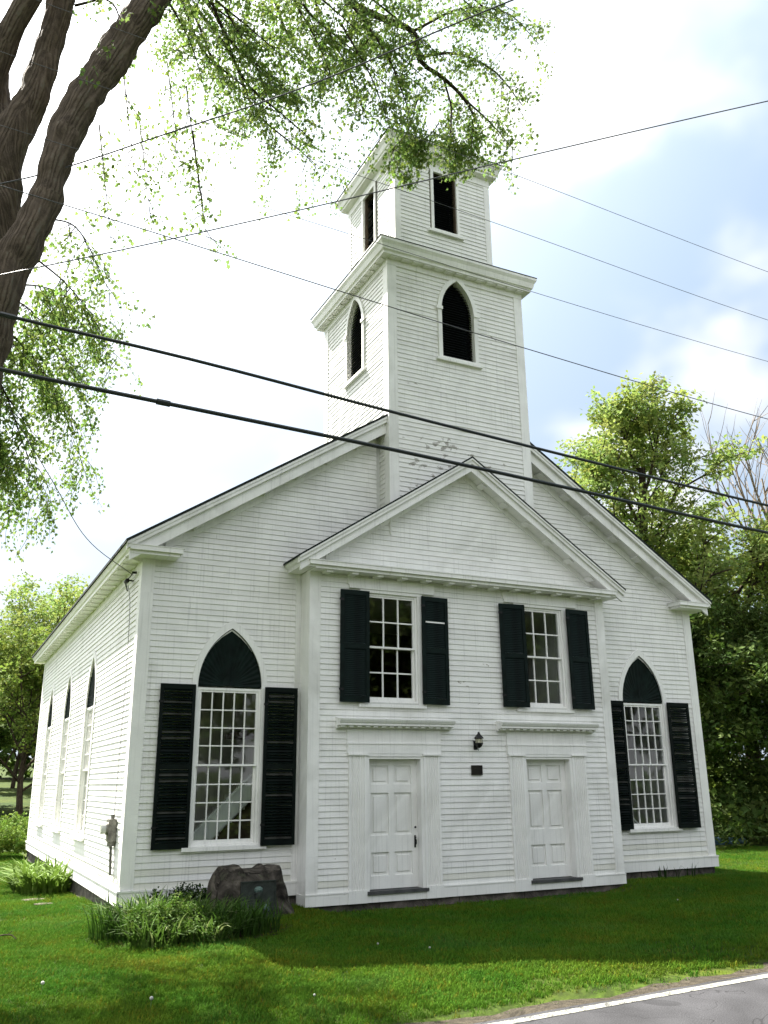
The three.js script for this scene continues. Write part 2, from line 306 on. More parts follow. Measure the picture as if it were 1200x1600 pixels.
// --- walls
{
  const fw = mesh('front_wall', poly([[-W + 0.002, 0], [-VW + 0.2, 0], [-VW + 0.2, 4.7], [VW - 0.2, 4.7], [VW - 0.2, 0], [W - 0.002, 0], [W - 0.002, HS], [0, RIDGE - 0.3], [-W + 0.002, HS]], -0.14, 0,
    [gothic(LW, LY0, LYS, LYA - 0.04, 8, -LX).reverse(), gothic(LW, LY0, LYS, LYA - 0.04, 8, LX).reverse()]), M.plaster, church);
  const gable = (y) => (RIDGE - 0.26 - y) / SL;
  const span = (y) => {
    const o = y < HS - 0.05 ? W - 0.166 : gable(y) + 0.05, i = y < VEY - 0.1 ? VW + 0.1 : y < 6.14 ? (VP - 0.06 - y) / VSL : TW + 0.08;
    return i < o ? [[-o, -i], [i, o]] : [];
  };
  courses(fw, 0.19, 7.86, span, [gothicHole(-LX, LW + 0.05, LY0 - 0.04, LYS, LYA + 0.06), gothicHole(LX, LW + 0.05, LY0 - 0.04, LYS, LYA + 0.06)]);
  // left side wall, its own frame: local x runs towards the road
  const sw = part('side_wall', church); sw.position.set(-W, 0, 0); sw.rotation.y = -Math.PI / 2;
  const SX = [-4.05, -7.25, -10.45];
  mesh('wall_core', poly([[-LEN, 0], [-0.15, 0], [-0.15, HS], [-LEN, HS]], -0.14, 0, SX.map((x) => gothic(LW, LY0, LYS, LYA - 0.04, 8, x).reverse())), M.plaster, sw);
  courses(sw, 0.19, HS - 0.05, () => [[-LEN + 0.16, -0.166]], SX.map((x) => gothicHole(x, LW + 0.05, LY0 - 0.04, LYS, LYA + 0.06)), { stuff: true });
  mesh('frieze', bx(-LEN, -0.166, HS - 0.16, HS, 0.002, 0.024), M.trim, sw);
  each('corner_board', [bx(-0.166, 0.026, 0.0, HS, 0.0, 0.026), bx(-LEN - 0.026, -LEN + 0.16, 0.0, HS, 0.0, 0.026)], M.trim, sw);
  each('base_board', [bx(-LEN - 0.05, 0.05, 0.0, 0.175, 0.027, 0.05), bx(-LEN - 0.06, 0.06, 0.176, 0.2, 0.0, 0.062)], M.trim, sw);
  // the other walls close the nave
  const rw = mesh('side_wall', bx(W - 0.14, W, 0, HS, -LEN, -0.141), M.white, church);
  mesh('corner_board', bx(W + 0.001, W + 0.026, 0, HS, -0.16, -0.001), M.trim, rw);
  mesh('rear_wall', poly([[-W + 0.142, 0], [W - 0.142, 0], [W - 0.142, HS], [0, RIDGE - 0.3], [-W + 0.142, HS]], -LEN, -LEN + 0.14), M.white, church);
  each('corner_board', both(bx(W - 0.166, W + 0.025, 0, HS, 0.001, 0.027)), M.trim, church);
  each('base_board', both(merge([bx(VW + 0.001, W + 0.05, 0.0, 0.17, 0.027, 0.05), bx(VW + 0.001, W + 0.058, 0.171, 0.195, 0.0, 0.06)])), M.trim, church);
  each('inner_corner_board', both(bx(VW + 0.001, VW + 0.105, 0.19, 4.86, 0.0, 0.022)), M.trim, church);
}
// --- main roof, eaves and rake
{
  const t = 0.045;
  each('roof', [...both(rake(RIDGE, SL, 0, WE + 0.02, 0, t, -LEN - 0.45, OV + 0.02))], M.roof, church);
  const soff = (g) => each('eave', both(g), M.trim, church);
  // side eaves: crown, fascia, soffit
  const prof = [[W + 0.001, HS], [WE - 0.06, HS], [WE - 0.06, HS + 0.055], [WE - 0.035, HS + 0.07], [WE - 0.005, HS + 0.14], [WE - 0.005, HE - t - 0.01], [W + 0.001, HE - t + 0.14]];
  soff(poly(prof, -LEN - 0.40, OV - 0.055));
  const sb = [];
  for (let z = -0.1; z > -LEN; z -= 0.42) sb.push(bx(-W - 0.24, -W - 0.03, HS - 0.022, HS, z - 0.11, z + 0.11));
  sb.forEach((g) => mesh('soffit_block', g, M.trim, church));
  // rake
  const v = t + 0.002, end = WE - 0.003;
  each('rake_board', [...both(rake(RIDGE, SL, 0, end - 0.05, v + 0.11, v + 0.30, OV - 0.095, OV - 0.06)), ...both(rake(RIDGE, SL, 0, end, v, v + 0.11, OV - 0.095, OV - 0.015)), ...both(rake(RIDGE, SL, 0, end - 0.02, v + 0.045, v + 0.105, OV - 0.014, OV - 0.002)), ...both(rake(RIDGE, SL, 0, end, v, v + 0.044, OV - 0.014, OV + 0.012))], M.trim, church);
  each('rake_soffit', both(rake(RIDGE, SL, 0, W + 0.1, v + 0.20, v + 0.25, 0.001, OV - 0.096)), M.trim, church);
  each('rake_frieze', both(rake(RIDGE, SL, TW + 0.12, W - 0.3, v + 0.251, v + 0.40, 0.003, 0.026)), M.trim, church);
  for (const s of [-1, 1]) for (let x = TW + 0.45; x < W - 0.5; x += 0.56) {
    const y = RIDGE - SL * x - v - 0.25, g = bx(-0.075, 0.075, -0.05, 0.03, 0.027, OV - 0.12); g.rotateZ(-s * Math.atan(SL)); g.translate(s * x, y, 0); mesh('rake_block', g, M.trim, church);
  }
  // cornice returns at the two corners
  each('cornice_return', both(merge([bx(4.99, 5.775, 4.915, 4.985, 0.001, OV - 0.004), bx(5.03, 5.74, HS + 0.002, 4.914, 0.001, OV - 0.05), bx(4.97, 5.78, 4.9851, 4.995, 0.001, OV + 0.006)])), M.trim, church);
}
// --- vestibule
{
  const wall = mesh('vestibule_wall', poly([[-VW + 0.002, VB], [VW - 0.002, VB], [VW - 0.002, VS + 0.1], [0.0, VP - 0.3], [-VW + 0.002, VS + 0.1]], VD - 0.13, VD,
    [-1, 1].flatMap((s) => [[[s * DX - DW, DY0], [s * DX - DW, DY1], [s * DX + DW, DY1], [s * DX + DW, DY0]], [[s * UX - UW, UY0], [s * UX - UW, UY1], [s * UX + UW, UY1], [s * UX + UW, UY0]]])), M.plaster, church);
  const g = part('clapboards', wall); wall.remove(g);
  const host = new THREE.Group(); host.name = 'vestibule_siding'; host.position.z = VD; church.add(host);
  courses(host, VB + 0.16, 6.84, (y) => { if (y > 4.84 && y < 4.93) return []; const o = y < 4.84 ? VW - 0.165 : (VP - 0.24 - y) / VSL + 0.03; return o > 0.02 ? [[-o, o]] : []; },
    [-1, 1].flatMap((s) => [rectHole(s * DX, DW + 0.29, -1, 2.46), rectHole(s * UX, UW + 0.08, UY0 - 0.04, UY1 + 0.18)]));
  each('side_return', both(bx(VW - 0.13, VW - 0.002, VB, VS, 0.001, VD - 0.131)), M.white, church);
  each('side_return', both(merge([bx(VW - 0.001, VW + 0.012, 0.02, VS, 0.024, VD - 0.12)])), M.white, church);
  each('corner_board', both(merge([bx(VW - 0.168, VW + 0.022, VB + 0.15, VS, VD + 0.001, VD + 0.024), bx(VW - 0.001, VW + 0.022, VB + 0.15, VS, VD - 0.119, VD)])), M.trim, church);
  const bb = []; for (const [a, b] of [[-VW - 0.03, -DX - 0.80], [-DX + 0.80, DX - 0.80], [DX + 0.80, VW + 0.03]]) bb.push(bx(a, b, VB, VB + 0.15, VD + 0.001, VD + 0.04), bx(a, b, VB + 0.1501, VB + 0.168, VD + 0.001, VD + 0.048));
  bb.push(bx(-VW - 0.03, -VW - 0.001, VB, VB + 0.15, 0.061, VD), bx(VW + 0.001, VW + 0.03, VB, VB + 0.15, 0.061, VD));
  each('base_board', bb, M.trim, church);
  // roof and pediment cornice
  const t = 0.03, v = t + 0.002, end = VE - 0.003;
  each('vestibule_roof', both(rake(VP, VSL, 0, VE + 0.015, 0, t, 0.002, VO + 0.015)), M.roof, church);
  each('vestibule_eave', both(poly([[VW + 0.023, VS], [VE - 0.07, VS], [VE - 0.065, VS + 0.05], [VE - 0.03, VS + 0.08], [VE - 0.012, VS + 0.12], [VE - 0.012, VEY - t], [VW + 0.023, VEY - t + VSL * (VE - VW - 0.023) - 0.005]], 0.002, VO - 0.06)), M.trim, church);
  each('pediment_rake', [...both(rake(VP, VSL, 0, end - 0.03, v + 0.10, v + 0.235, VO - 0.09, VO - 0.05)), ...both(rake(VP, VSL, 0, end, v, v + 0.10, VO - 0.09, VO - 0.012)), ...both(rake(VP, VSL, 0, end, v, v + 0.035, VO - 0.011, VO + 0.01))], M.trim, church);
  each('pediment_soffit', both(rake(VP, VSL, 0, VE - 0.25, v + 0.16, v + 0.20, VD + 0.001, VO - 0.091)), M.trim, church);
  each('pediment_frieze', both(rake(VP, VSL, 0, VW - 0.25, v + 0.201, v + 0.31, VD + 0.003, VD + 0.024)), M.trim, church);
  for (const s of [-1, 1]) for (let x = 0.32; x < VW - 0.3; x += 0.46) { const q = bx(-0.055, 0.055, -0.04, 0.03, VD + 0.025, VO - 0.11); q.rotateZ(-s * Math.atan(VSL)); q.translate(s * x, VP - VSL * x - v - 0.20, 0); mesh('rake_block', q, M.trim, church); }
  each('pediment_cornice', [bx(-VE + 0.19, VE - 0.19, VS + 0.03, VS + 0.095, VD + 0.001, VO - 0.016), bx(-VE + 0.175, VE - 0.175, VS + 0.0951, VS + 0.108, VD + 0.001, VO - 0.004), bx(-VW - 0.02, VW + 0.02, VS - 0.02, VS + 0.029, VD + 0.025, VO - 0.06)], M.trim, church);
  for (let x = -2.7; x < 2.8; x += 0.45) mesh('cornice_block', bx(x - 0.055, x + 0.055, VS - 0.055, VS - 0.021, VD + 0.02, VO - 0.1), M.trim, church);
}
// --- tower
function ring(prof, c = [0, TC]) {                                       // square moulding ring: [half width, y] pairs
  const g = new THREE.LatheGeometry(prof.map(([r, y]) => new THREE.Vector2(r * Math.SQRT2, y)), 4); g.rotateY(Math.PI / 4);
  const q = g.toNonIndexed(); q.computeVertexNormals(); q.translate(c[0], 0, c[1]); return muv(q);
}
{
  const A0 = 9.20, AS = 10.2, AA = 10.87, AW = 0.355, B0 = 12.25, BS = 13.58, BA = 13.60, BW = 0.27;
  const TB = 5.6;
  function face(name, turn, pos, half, y0, y1, w, o0, os, oa, opt, lower) {
    const f = part(name, church); f.position.set(...pos); f.rotation.y = turn;
    mesh('wall_core', poly([...(opt.foot || [[-half + 0.002, y0], [half - 0.122, y0]]), [half - 0.122, y1], [-half + 0.002, y1]], -0.12, 0, [gothic(w, o0, os, oa, 8).reverse()]), M.brown, f);
    const cb = lower ? 0.165 : 0.11;
    courses(f, y0 + 0.02, y1, opt.span ? opt.span(half - cb) : () => [[-half + cb, half - cb]], [gothicHole(0, w + 0.05, o0 - 0.03, os, oa + 0.06)], opt);
    const yc = opt.foot ? VP - VSL * half - 0.02 : y0; each('corner_board', [bx(-half - 0.022, -half + cb, yc, y1, 0.001, 0.024), bx(half - cb, half + 0.022, yc, y1, 0.001, 0.024)], M.trim, f);
    return f;
  }
  function louvres(name, pos, turn, w, y0, ys, ya, broken) {
    const f = part(name, church); f.position.set(...pos); f.rotation.y = turn;
    mesh('casing', poly(name === 'belfry_opening' ? gothic(w + 0.085, y0 - 0.05, ys, ya + 0.11, 12) : [[-w - 0.06, y0 - 0.05], [w + 0.06, y0 - 0.05], [w + 0.06, ya + 0.05], [-w - 0.06, ya + 0.05]], 0.004, 0.045, [gothic(w, y0, ys, ya, 12).reverse()], 0.004), M.trim, f);
    mesh('reveal', poly(gothic(w + 0.012, y0 - 0.01, ys, ya + 0.012, 12), -0.13, 0.003, [gothic(w, y0, ys, ya, 12).reverse()]), M.trim, f);
    mesh('sill', bx(-w - 0.14, w + 0.14, y0 - 0.10, y0 - 0.051, 0.002, 0.075), M.trim, f);
    if (name === 'belfry_opening') each('impost_block', [bx(-w - 0.13, -w + 0.012, ys - 0.03, ys + 0.035, 0.046, 0.066), bx(w - 0.012, w + 0.13, ys - 0.03, ys + 0.035, 0.046, 0.066)], M.trim, f);
    const gs = [], ws = [];
    const hole = gothicHole(0, w - 0.004, y0, ys, ya);
    for (let y = y0 + 0.01; y < ya - 0.06; y += 0.052) {
      const q = hole(y + 0.03); if (!q) continue; const hw = q[1];
      if (broken && y > ys - 0.3 && rnd() < 0.35) continue;
      const g = bx(-hw, hw, -0.006, 0.006, -0.035, 0.035); g.rotateX(0.75 + (broken ? rr(-0.25, 0.4) : rr(-0.04, 0.04))); if (broken) g.rotateZ(rr(-0.04, 0.04) * (rnd() < 0.3 ? 2.5 : 1)); g.translate(0, y + 0.02, -0.075); (broken && rnd() < 0.3 ? ws : gs).push(g);
    }
    mesh('louver_slats', gs, M.belfry, f, 'stuff'); if (ws.length) mesh('louver_slats', ws, M.slatWorn, f, 'stuff');
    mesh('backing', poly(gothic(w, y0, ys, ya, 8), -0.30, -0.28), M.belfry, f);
    return f;
  }
  const peelRow = (y) => y > 6.15 && y < 7.75 ? M.peel : boardMat(y);
  face('tower_front', 0, [0, 0, TZ], TW, TB, TTOP, AW, A0, AS, AA, { mat: peelRow, foot: [[-TW + 0.002, VP - VSL * TW - 0.02], [0, VP - 0.02], [TW - 0.122, VP - VSL * (TW - 0.122) - 0.02]], span: (o) => (y) => { const i = (VP - 0.02 - y) / VSL; return i <= 0.02 ? [[-o, o]] : i < o ? [[-o, -i], [i, o]] : []; } }, true);
  face('tower_side', -Math.PI / 2, [-TW, 0, TC], TW, TB, TTOP, AW, A0, AS, AA, { stuff: true }, true);
  mesh('tower_side', bx(TW - 0.12, TW, TB, TTOP, TC - TW + 0.121, TZ - 0.121), M.white, church);
  mesh('tower_rear', bx(-TW + 0.121, TW, TB, TTOP, TC - TW, TC - TW + 0.12), M.white, church);
  louvres('belfry_opening', [-0.01, 0, TZ], 0, AW, A0, AS, AA); louvres('belfry_opening', [-TW, 0, TC + 0.06], -Math.PI / 2, AW, A0, AS, AA);
  const h = TW;
  mesh('tower_cornice', ring([[h - 0.05, 10.86], [h + 0.03, 10.86], [h + 0.03, 10.985], [h + 0.165, 10.99], [h + 0.165, 11.035], [h + 0.178, 11.055], [h + 0.20, 11.06], [h + 0.225, 11.16], [h + 0.262, 11.22], [h + 0.262, 11.27], [h - 0.05, 11.28]]), M.trim, church);
  mesh('cornice_roof', ring([[h + 0.27, 11.272], [h + 0.272, 11.284], [T2 - 0.05, 11.40], [T2 - 0.06, 11.2815], [h + 0.26, 11.2712]]), M.roof, church);
  for (let i = -6; i <= 6; i++) {
    mesh('soffit_block', bx(i * 0.235 - 0.07, i * 0.235 + 0.07, 10.968, 10.9845, TZ + 0.031, TZ + 0.145), M.trim, church);
    mesh('soffit_block', bx(-h - 0.145, -h - 0.031, 10.968, 10.9845, TC + i * 0.235 - 0.07, TC + i * 0.235 + 0.07), M.trim, church);
  }
  const z2 = TC + T2;
  face('upper_front', 0, [0, 0, z2], T2, 11.40, 13.74, BW, B0, BS, BA, { stuff: true, mat: null }, false);
  face('upper_side', -Math.PI / 2, [-T2, 0, TC], T2, 11.40, 13.74, BW, B0, BS, BA, { stuff: true }, false);
  mesh('upper_side', bx(T2 - 0.12, T2, 11.4, 13.74, TC - T2 + 0.121, z2 - 0.121), M.white, church);
  mesh('upper_rear', bx(-T2 + 0.121, T2, 11.4, 13.74, TC - T2, TC - T2 + 0.12), M.white, church);
  louvres('upper_opening', [0.03, 0, z2], 0, BW, B0, BS, BA); louvres('upper_opening', [-T2, 0, TC - 0.06], -Math.PI / 2, BW, B0, BS, BA, true);
  const k = T2;
  mesh('upper_cornice', ring([[k - 0.05, 13.66], [k + 0.03, 13.66], [k + 0.03, 13.80], [k + 0.15, 13.845], [k + 0.15, 13.885], [k + 0.175, 13.90], [k + 0.20, 13.99], [k + 0.25, 14.07], [k + 0.25, 14.115], [k - 0.05, 14.12]]), M.trim, church);
  mesh('tower_roof', ring([[k + 0.258, 14.117], [k + 0.262, 14.135], [0.001, 14.62]]), M.roof, church);
  mesh('belfry_floor', bx(-T2 + 0.13, T2 - 0.13, 11.30, 11.39, TC - T2 + 0.13, z2 - 0.13), M.brown, church);
}
// --- tall pointed windows: sashes, forty panes, green hood panel
const paneGeo = {};
function sashWindow(f, w, y0, y1, cols, rows, zs, depth = 0.035, mw = 0.018) {
  const fr = 0.036, meet = (y0 + y1) / 2, st = 0.034, xi = w - fr;
  mesh('frame', [bx(-w, -xi, y0, y1, zs - 0.06, zs + 0.052), bx(xi, w, y0, y1, zs - 0.06, zs + 0.052), bx(-xi, xi, y1 - fr, y1, zs - 0.06, zs + 0.05), bx(-xi, xi, y0, y0 + 0.03, zs - 0.06, zs + 0.05)], M.trim, f);
  const half = (a, b, z) => {
    const x0 = -xi, x1 = xi, A = a + (a === y0 + 0.03 ? 0.055 : 0.03), B = b - 0.03;
    mesh('sash', [bx(x0, x0 + st, a, b, z - 0.018, z + 0.018), bx(x1 - st, x1, a, b, z - 0.018, z + 0.018), bx(x0 + st, x1 - st, a, A, z - 0.018, z + 0.018), bx(x0 + st, x1 - st, B, b, z - 0.018, z + 0.018)], M.trim, f);
    const pw = (x1 - x0 - 2 * st) / cols, ph = (B - A) / rows, mg = [];
    for (let i = 1; i < cols; i++) mg.push(bx(x0 + st + i * pw - mw / 2, x0 + st + i * pw + mw / 2, A, B, z - 0.014, z + 0.014));
    for (let j = 1; j < rows; j++) mg.push(bx(x0 + st, x1 - st, A + j * ph - mw / 2, A + j * ph + mw / 2, z - 0.0125, z + 0.0125));
    mesh('muntins', mg, M.trim, f);
    const key = pw.toFixed(3) + ph.toFixed(3); paneGeo[key] = paneGeo[key] || new THREE.PlaneGeometry(pw - mw + 0.004, ph - mw + 0.004);
    for (let i = 0; i < cols; i++) for (let j = 0; j < rows; j++) { const p = mesh('pane', paneGeo[key], M.glass, f); p.position.set(x0 + st + (i + 0.5) * pw, A + (j + 0.5) * ph, z); p.rotation.set(rr(-0.008, 0.008), rr(-0.008, 0.008), 0); }
  };
  half(y0 + 0.03, meet + 0.015, zs - 0.022); half(meet - 0.015, y1 - fr, zs + 0.020);
}
function hoodPanel(w, ys, ya) {                                           // fluted, slightly hollow pointed panel
  const pos = [], n = 44, m = 5, P = [], pts = gothic(w, ys, ys, ya, 40), arc = pts.slice(1);
  for (let i = 0; i <= n; i++) { const q = arc[Math.min(arc.length - 1, Math.round(i / n * (arc.length - 1)))]; P.push(q); }
  const row = (i, k) => { const t = k / m, x = P[i][0] * t, y = ys + 0.02 * (1 - t) + (P[i][1] - ys) * t; return [x, y, -0.085 + 0.075 * t * t + (i % 2 ? 0.006 : -0.002) * t + 0.03 * Math.exp(-((x / 0.03) ** 2)) * (1 - t)]; };
  for (let i = 0; i < n; i++) for (let k = 0; k < m; k++) { const a = row(i, k), b = row(i + 1, k), c = row(i + 1, k + 1), d = row(i, k + 1); pos.push(...a, ...c, ...b, ...a, ...d, ...c); }
  const g = new THREE.BufferGeometry(); g.setAttribute('position', new THREE.Float32BufferAttribute(pos, 3)); g.computeVertexNormals(); return muv(g);
}
function lancet(pos, turn, label) {
  const f = part('window', church); f.position.set(...pos); f.rotation.y = turn; if (label) f.userData.label = label;
  const zs = -0.055;
  sashWindow(f, LW, LY0, LYS - 0.025, 5, 4, zs);
  mesh('casing', archRing(LW + 0.001, LW + 0.09, LYS, LYA, LYA + 0.13, 0.003, 0.03), M.trim, f);
  each('casing', [bx(-LW - 0.085, -LW - 0.001, LY0, LYS, 0.003, 0.03), bx(LW + 0.001, LW + 0.085, LY0, LYS, 0.003, 0.03)], M.trim, f);
  mesh('reveal', archRing(LW - 0.012, LW, LYS, LYA - 0.014, LYA, -0.12, 0.0025), M.green, f);
  mesh('hood_panel', hoodPanel(LW - 0.013, LYS - 0.01, LYA - 0.016), M.green, f);
  mesh('sill', [bx(-LW - 0.13, LW + 0.13, LY0 - 0.055, LY0 - 0.001, -0.06, 0.075), bx(-LW - 0.10, LW + 0.10, LY0 - 0.08, LY0 - 0.056, 0.002, 0.035)], M.trim, f);
  return f;
}
lancet([-LX, 0, 0], 0, 'pointed window with forty panes at the left of the front, a staircase showing inside');
lancet([LX, 0, 0], 0, 'pointed window with forty panes at the right of the front');
for (const z of [-4.05, -7.25, -10.45]) lancet([-W, 0, z], -Math.PI / 2);
function slatShutter(w, h) {
  const g = part('shutter', church), st = 0.05, th = 0.032;
  mesh('shutter_frame', [bx(0, st, 0, h, 0, th), bx(w - st, w, 0, h, 0, th), bx(st, w - st, 0, 0.085, 0, th), bx(st, w - st, h - 0.075, h, 0, th), bx(st, w - st, h * 0.47, h * 0.47 + 0.075, 0, th)], M.slat, g);
  const dark = [], worn = [];
  for (const [a, b] of [[0.085, h * 0.47], [h * 0.47 + 0.075, h - 0.075]]) for (let y = a + 0.012; y < b - 0.01; y += 0.043) {
    const q = bx(st, w - st, -0.0045, 0.0045, -0.026, 0.026); q.rotateX(0.72 + rr(-0.05, 0.05) + (rnd() < 0.08 ? 0.35 : 0)); q.rotateZ(rr(-0.006, 0.006)); q.translate(0, y + 0.012, th / 2); (rnd() < 0.16 ? worn : dark).push(q);
  }
  mesh('louver_slats', dark, M.slat, g, 'stuff'); if (worn.length) mesh('louver_slats', worn, M.slatWorn, g, 'stuff');
  each('hinge', [bx(-0.02, 0.05, h * 0.12, h * 0.12 + 0.03, th, th + 0.006), bx(-0.02, 0.05, h * 0.88, h * 0.88 + 0.03, th, th + 0.006)], M.iron, g);
  return g;
}
function panelShutter(w, h, bare) {
  const g = part('shutter', church), st = 0.06, th = 0.034;
  mesh('shutter_frame', [bx(0, st, 0, h, 0, th), bx(w - st, w, 0, h, 0, th), bx(st, w - st, 0, 0.1, 0, th), bx(st, w - st, h - 0.08, h, 0, th), bx(st, w - st, h * 0.47, h * 0.47 + 0.08, 0, th)], M.green, g);
  const dark = [], worn = [];
  let i = 0;
  for (const [a, b] of [[0.1, h * 0.47], [h * 0.47 + 0.08, h - 0.08]]) for (let y = a + 0.01; y < b - 0.008; y += 0.03) {
    const q = bx(st, w - st, -0.003, 0.003, -0.017, 0.017); q.rotateX(1.15); q.translate(0, y + 0.01, th / 2); i++; (bare && Math.abs(y - h * 0.76) < 0.018 ? worn : dark).push(q);
  }
  mesh('louver_slats', dark, M.green, g, 'stuff'); if (worn.length) mesh('louver_slats', worn, M.trim, g, 'stuff');
  each('hinge', [bx(-0.025, 0.05, h * 0.1, h * 0.1 + 0.035, th, th + 0.006), bx(-0.025, 0.05, h * 0.9, h * 0.9 + 0.035, th, th + 0.006)], M.iron, g);
  return g;
}
for (const [x, turn, z] of [[-5.14, 0.02, 0.05], [-3.545, -0.02, 0.062], [3.02, 0.02, 0.05], [4.615, -0.03, 0.065]]) { const s = slatShutter(0.525, 2.30); s.position.set(x, 0.705, z); s.rotation.y = turn; s.rotation.z = rr(-0.004, 0.004); }
for (const [x, turn, z, b] of [[-2.445, 0.03, VD + 0.05, 0], [-0.975, -0.02, VD + 0.065, 1], [0.60, 0.10, VD + 0.05, 0], [2.035, -0.06, VD + 0.085, 0]]) { const s = panelShutter(0.50, 1.785, b); s.position.set(x, 2.785, z); s.rotation.y = -turn; s.rotation.z = rr(-0.008, 0.008); if (b) s.userData.label = 'shutter with one bare pale slat'; }
// --- upper windows with flat heads
for (const s of [-1, 1]) {
  const f = part('window', church); f.position.set(s * UX, 0, VD);
  sashWindow(f, UW, UY0, UY1, 3, 2, -0.05, 0.03, 0.022);
  each('casing', [bx(-UW - 0.10, -UW - 0.001, UY0 - 0.03, UY1, 0.002, 0.03), bx(UW + 0.001, UW + 0.10, UY0 - 0.03, UY1, 0.002, 0.03)], M.trim, f);
  each('head_board', [bx(-UW - 0.32, UW + 0.34, UY1 + 0.115, UY1 + 0.235, 0.002, 0.036), bx(-UW - 0.30, UW + 0.32, UY1 + 0.055, UY1 + 0.114, 0.002, 0.05), bx(-UW - 0.10, UW + 0.10, UY1 + 0.001, UY1 + 0.054, 0.002, 0.034)], M.trim, f);
  mesh('sill', bx(-UW - 0.13, UW + 0.13, UY0 - 0.08, UY0 - 0.031, -0.06, 0.06), M.trim, f);
}
// --- doors
for (const s of [-1, 1]) {
  const d = part('door', church); d.position.set(s * DX, 0, VD - 0.12);
  d.userData.label = s < 0 ? 'panelled white door with a black latch, left of the wall lantern' : 'panelled white door without visible latch, right of the wall lantern';
  const dw = 0.455, y0 = 0.03, y1 = 1.93, px = [[-0.355, -0.05], [0.05, 0.355]], py = [[0.22, 0.55], [0.80, 1.42], [1.55, 1.83]];
  const holes = []; for (const [a, b] of px) for (const [c, e] of py) holes.push([[a, c], [a, e], [b, e], [b, c]]);
  mesh('door_leaf', poly([[-dw, y0], [dw, y0], [dw, y1], [-dw, y1]], -0.045, 0, holes, 0.003), M.trim, d);
  for (const [a, b] of px) for (const [c, e] of py) {
    const q = poly([[a + 0.045, c + 0.045], [b - 0.045, c + 0.045], [b - 0.045, e - 0.045], [a + 0.045, e - 0.045]], -0.026, -0.010, [], 0.006);
    mesh('door_panel', [bx(a - 0.01, b + 0.01, c - 0.01, e + 0.01, -0.042, -0.026), q], M.trim, d);
  }
  if (s < 0) {
    mesh('handle', [bx(0.392, 0.418, 0.60, 0.78, 0.001, 0.008), tube([V(0.405, 0.64, 0.008), V(0.405, 0.66, 0.045), V(0.405, 0.71, 0.045), V(0.405, 0.735, 0.008)], 0.009, 0.009, 6, 3), bx(0.395, 0.415, 0.745, 0.757, 0.008, 0.035)], M.iron, d);
    const c = new THREE.CylinderGeometry(0.016, 0.016, 0.012, 12); c.rotateX(Math.PI / 2); c.translate(0.413, 0.90, 0.007); mesh('lock', c, M.iron, d);
  }
  const S = part('door_surround', church); S.position.set(s * DX, 0, VD);
  mesh('door_frame', [bx(-DW, -DW + 0.05, -0.01, DY1, -0.17, 0.03), bx(DW - 0.05, DW, -0.01, DY1, -0.17, 0.03), bx(-DW + 0.05, DW - 0.05, DY1 - 0.035, DY1, -0.17, 0.03)], M.trim, S);
  for (const q of [-1, 1]) {                                              // fluted pilasters
    const a = DW + 0.001, b = DW + 0.295, pts = [[a, 0.002], [b, 0.002], [b, 0.045]], n = 6, fw = (b - a - 0.06) / n;
    for (let i = n - 1; i >= 0; i--) { const x = a + 0.03 + i * fw; pts.push([x + fw * 0.86, 0.045], [x + fw * 0.7, 0.032], [x + fw * 0.3, 0.032], [x + fw * 0.14, 0.045]); }
    pts.push([a, 0.045]);
    const g = poly(pts.map(([x, z]) => [q * x, -z]).slice()[0] ? (q > 0 ? pts.map(([x, z]) => [x, -z]).reverse() : pts.map(([x, z]) => [-x, -z])) : [], 0, 1.93); g.rotateX(-Math.PI / 2); g.translate(0, 0.0501, 0);
    const gg = g; const shaft = muv(gg);
    mesh('pilaster', [shaft, bx(q > 0 ? a - 0.002 : -b - 0.015, q > 0 ? b + 0.015 : -a + 0.002, VB, 0.05, 0.002, 0.055), bx(q > 0 ? a - 0.025 : -b - 0.02, q > 0 ? b + 0.02 : -a + 0.025, 1.9811, 2.008, 0.002, 0.07)], M.trim, S);
  }
  mesh('entablature', [bx(-0.83, 0.83, 2.0085, 2.15, 0.002, 0.05), bx(-0.83, 0.83, 2.1505, 2.38, 0.002, 0.036), bx(-0.845, 0.845, 2.1505, 2.172, 0.0365, 0.06), bx(-DW, DW, DY1 + 0.001, 2.008, 0.002, 0.045)], M.trim, S);
  const cp = [[0.0, 2.385], [0.07, 2.385], [0.075, 2.42], [0.17, 2.43], [0.17, 2.462], [0.185, 2.47], [0.205, 2.505], [0.21, 2.525], [0.0, 2.555]];
  const c = poly(cp.map(([z, y]) => [-z, y]).reverse(), -1.02, 1.02); c.rotateY(Math.PI / 2); c.translate(0, 0, 0.003);
  mesh('door_cornice', muv(c), M.trim, S);
  for (let x = -0.95; x <= 0.96; x += 0.14) mesh('dentil', bx(x - 0.035, x + 0.035, 2.402, 2.425, 0.076, 0.15), M.trim, S);
  mesh('threshold', bx(-DW + 0.001, DW + 0.03, -0.022, 0.024, -0.17, 0.075), M.threshold, S);
  mesh('riser_board', bx(-DW + 0.001, DW - 0.001, VB, -0.0225, 0.001, 0.042), M.trim, S);
}
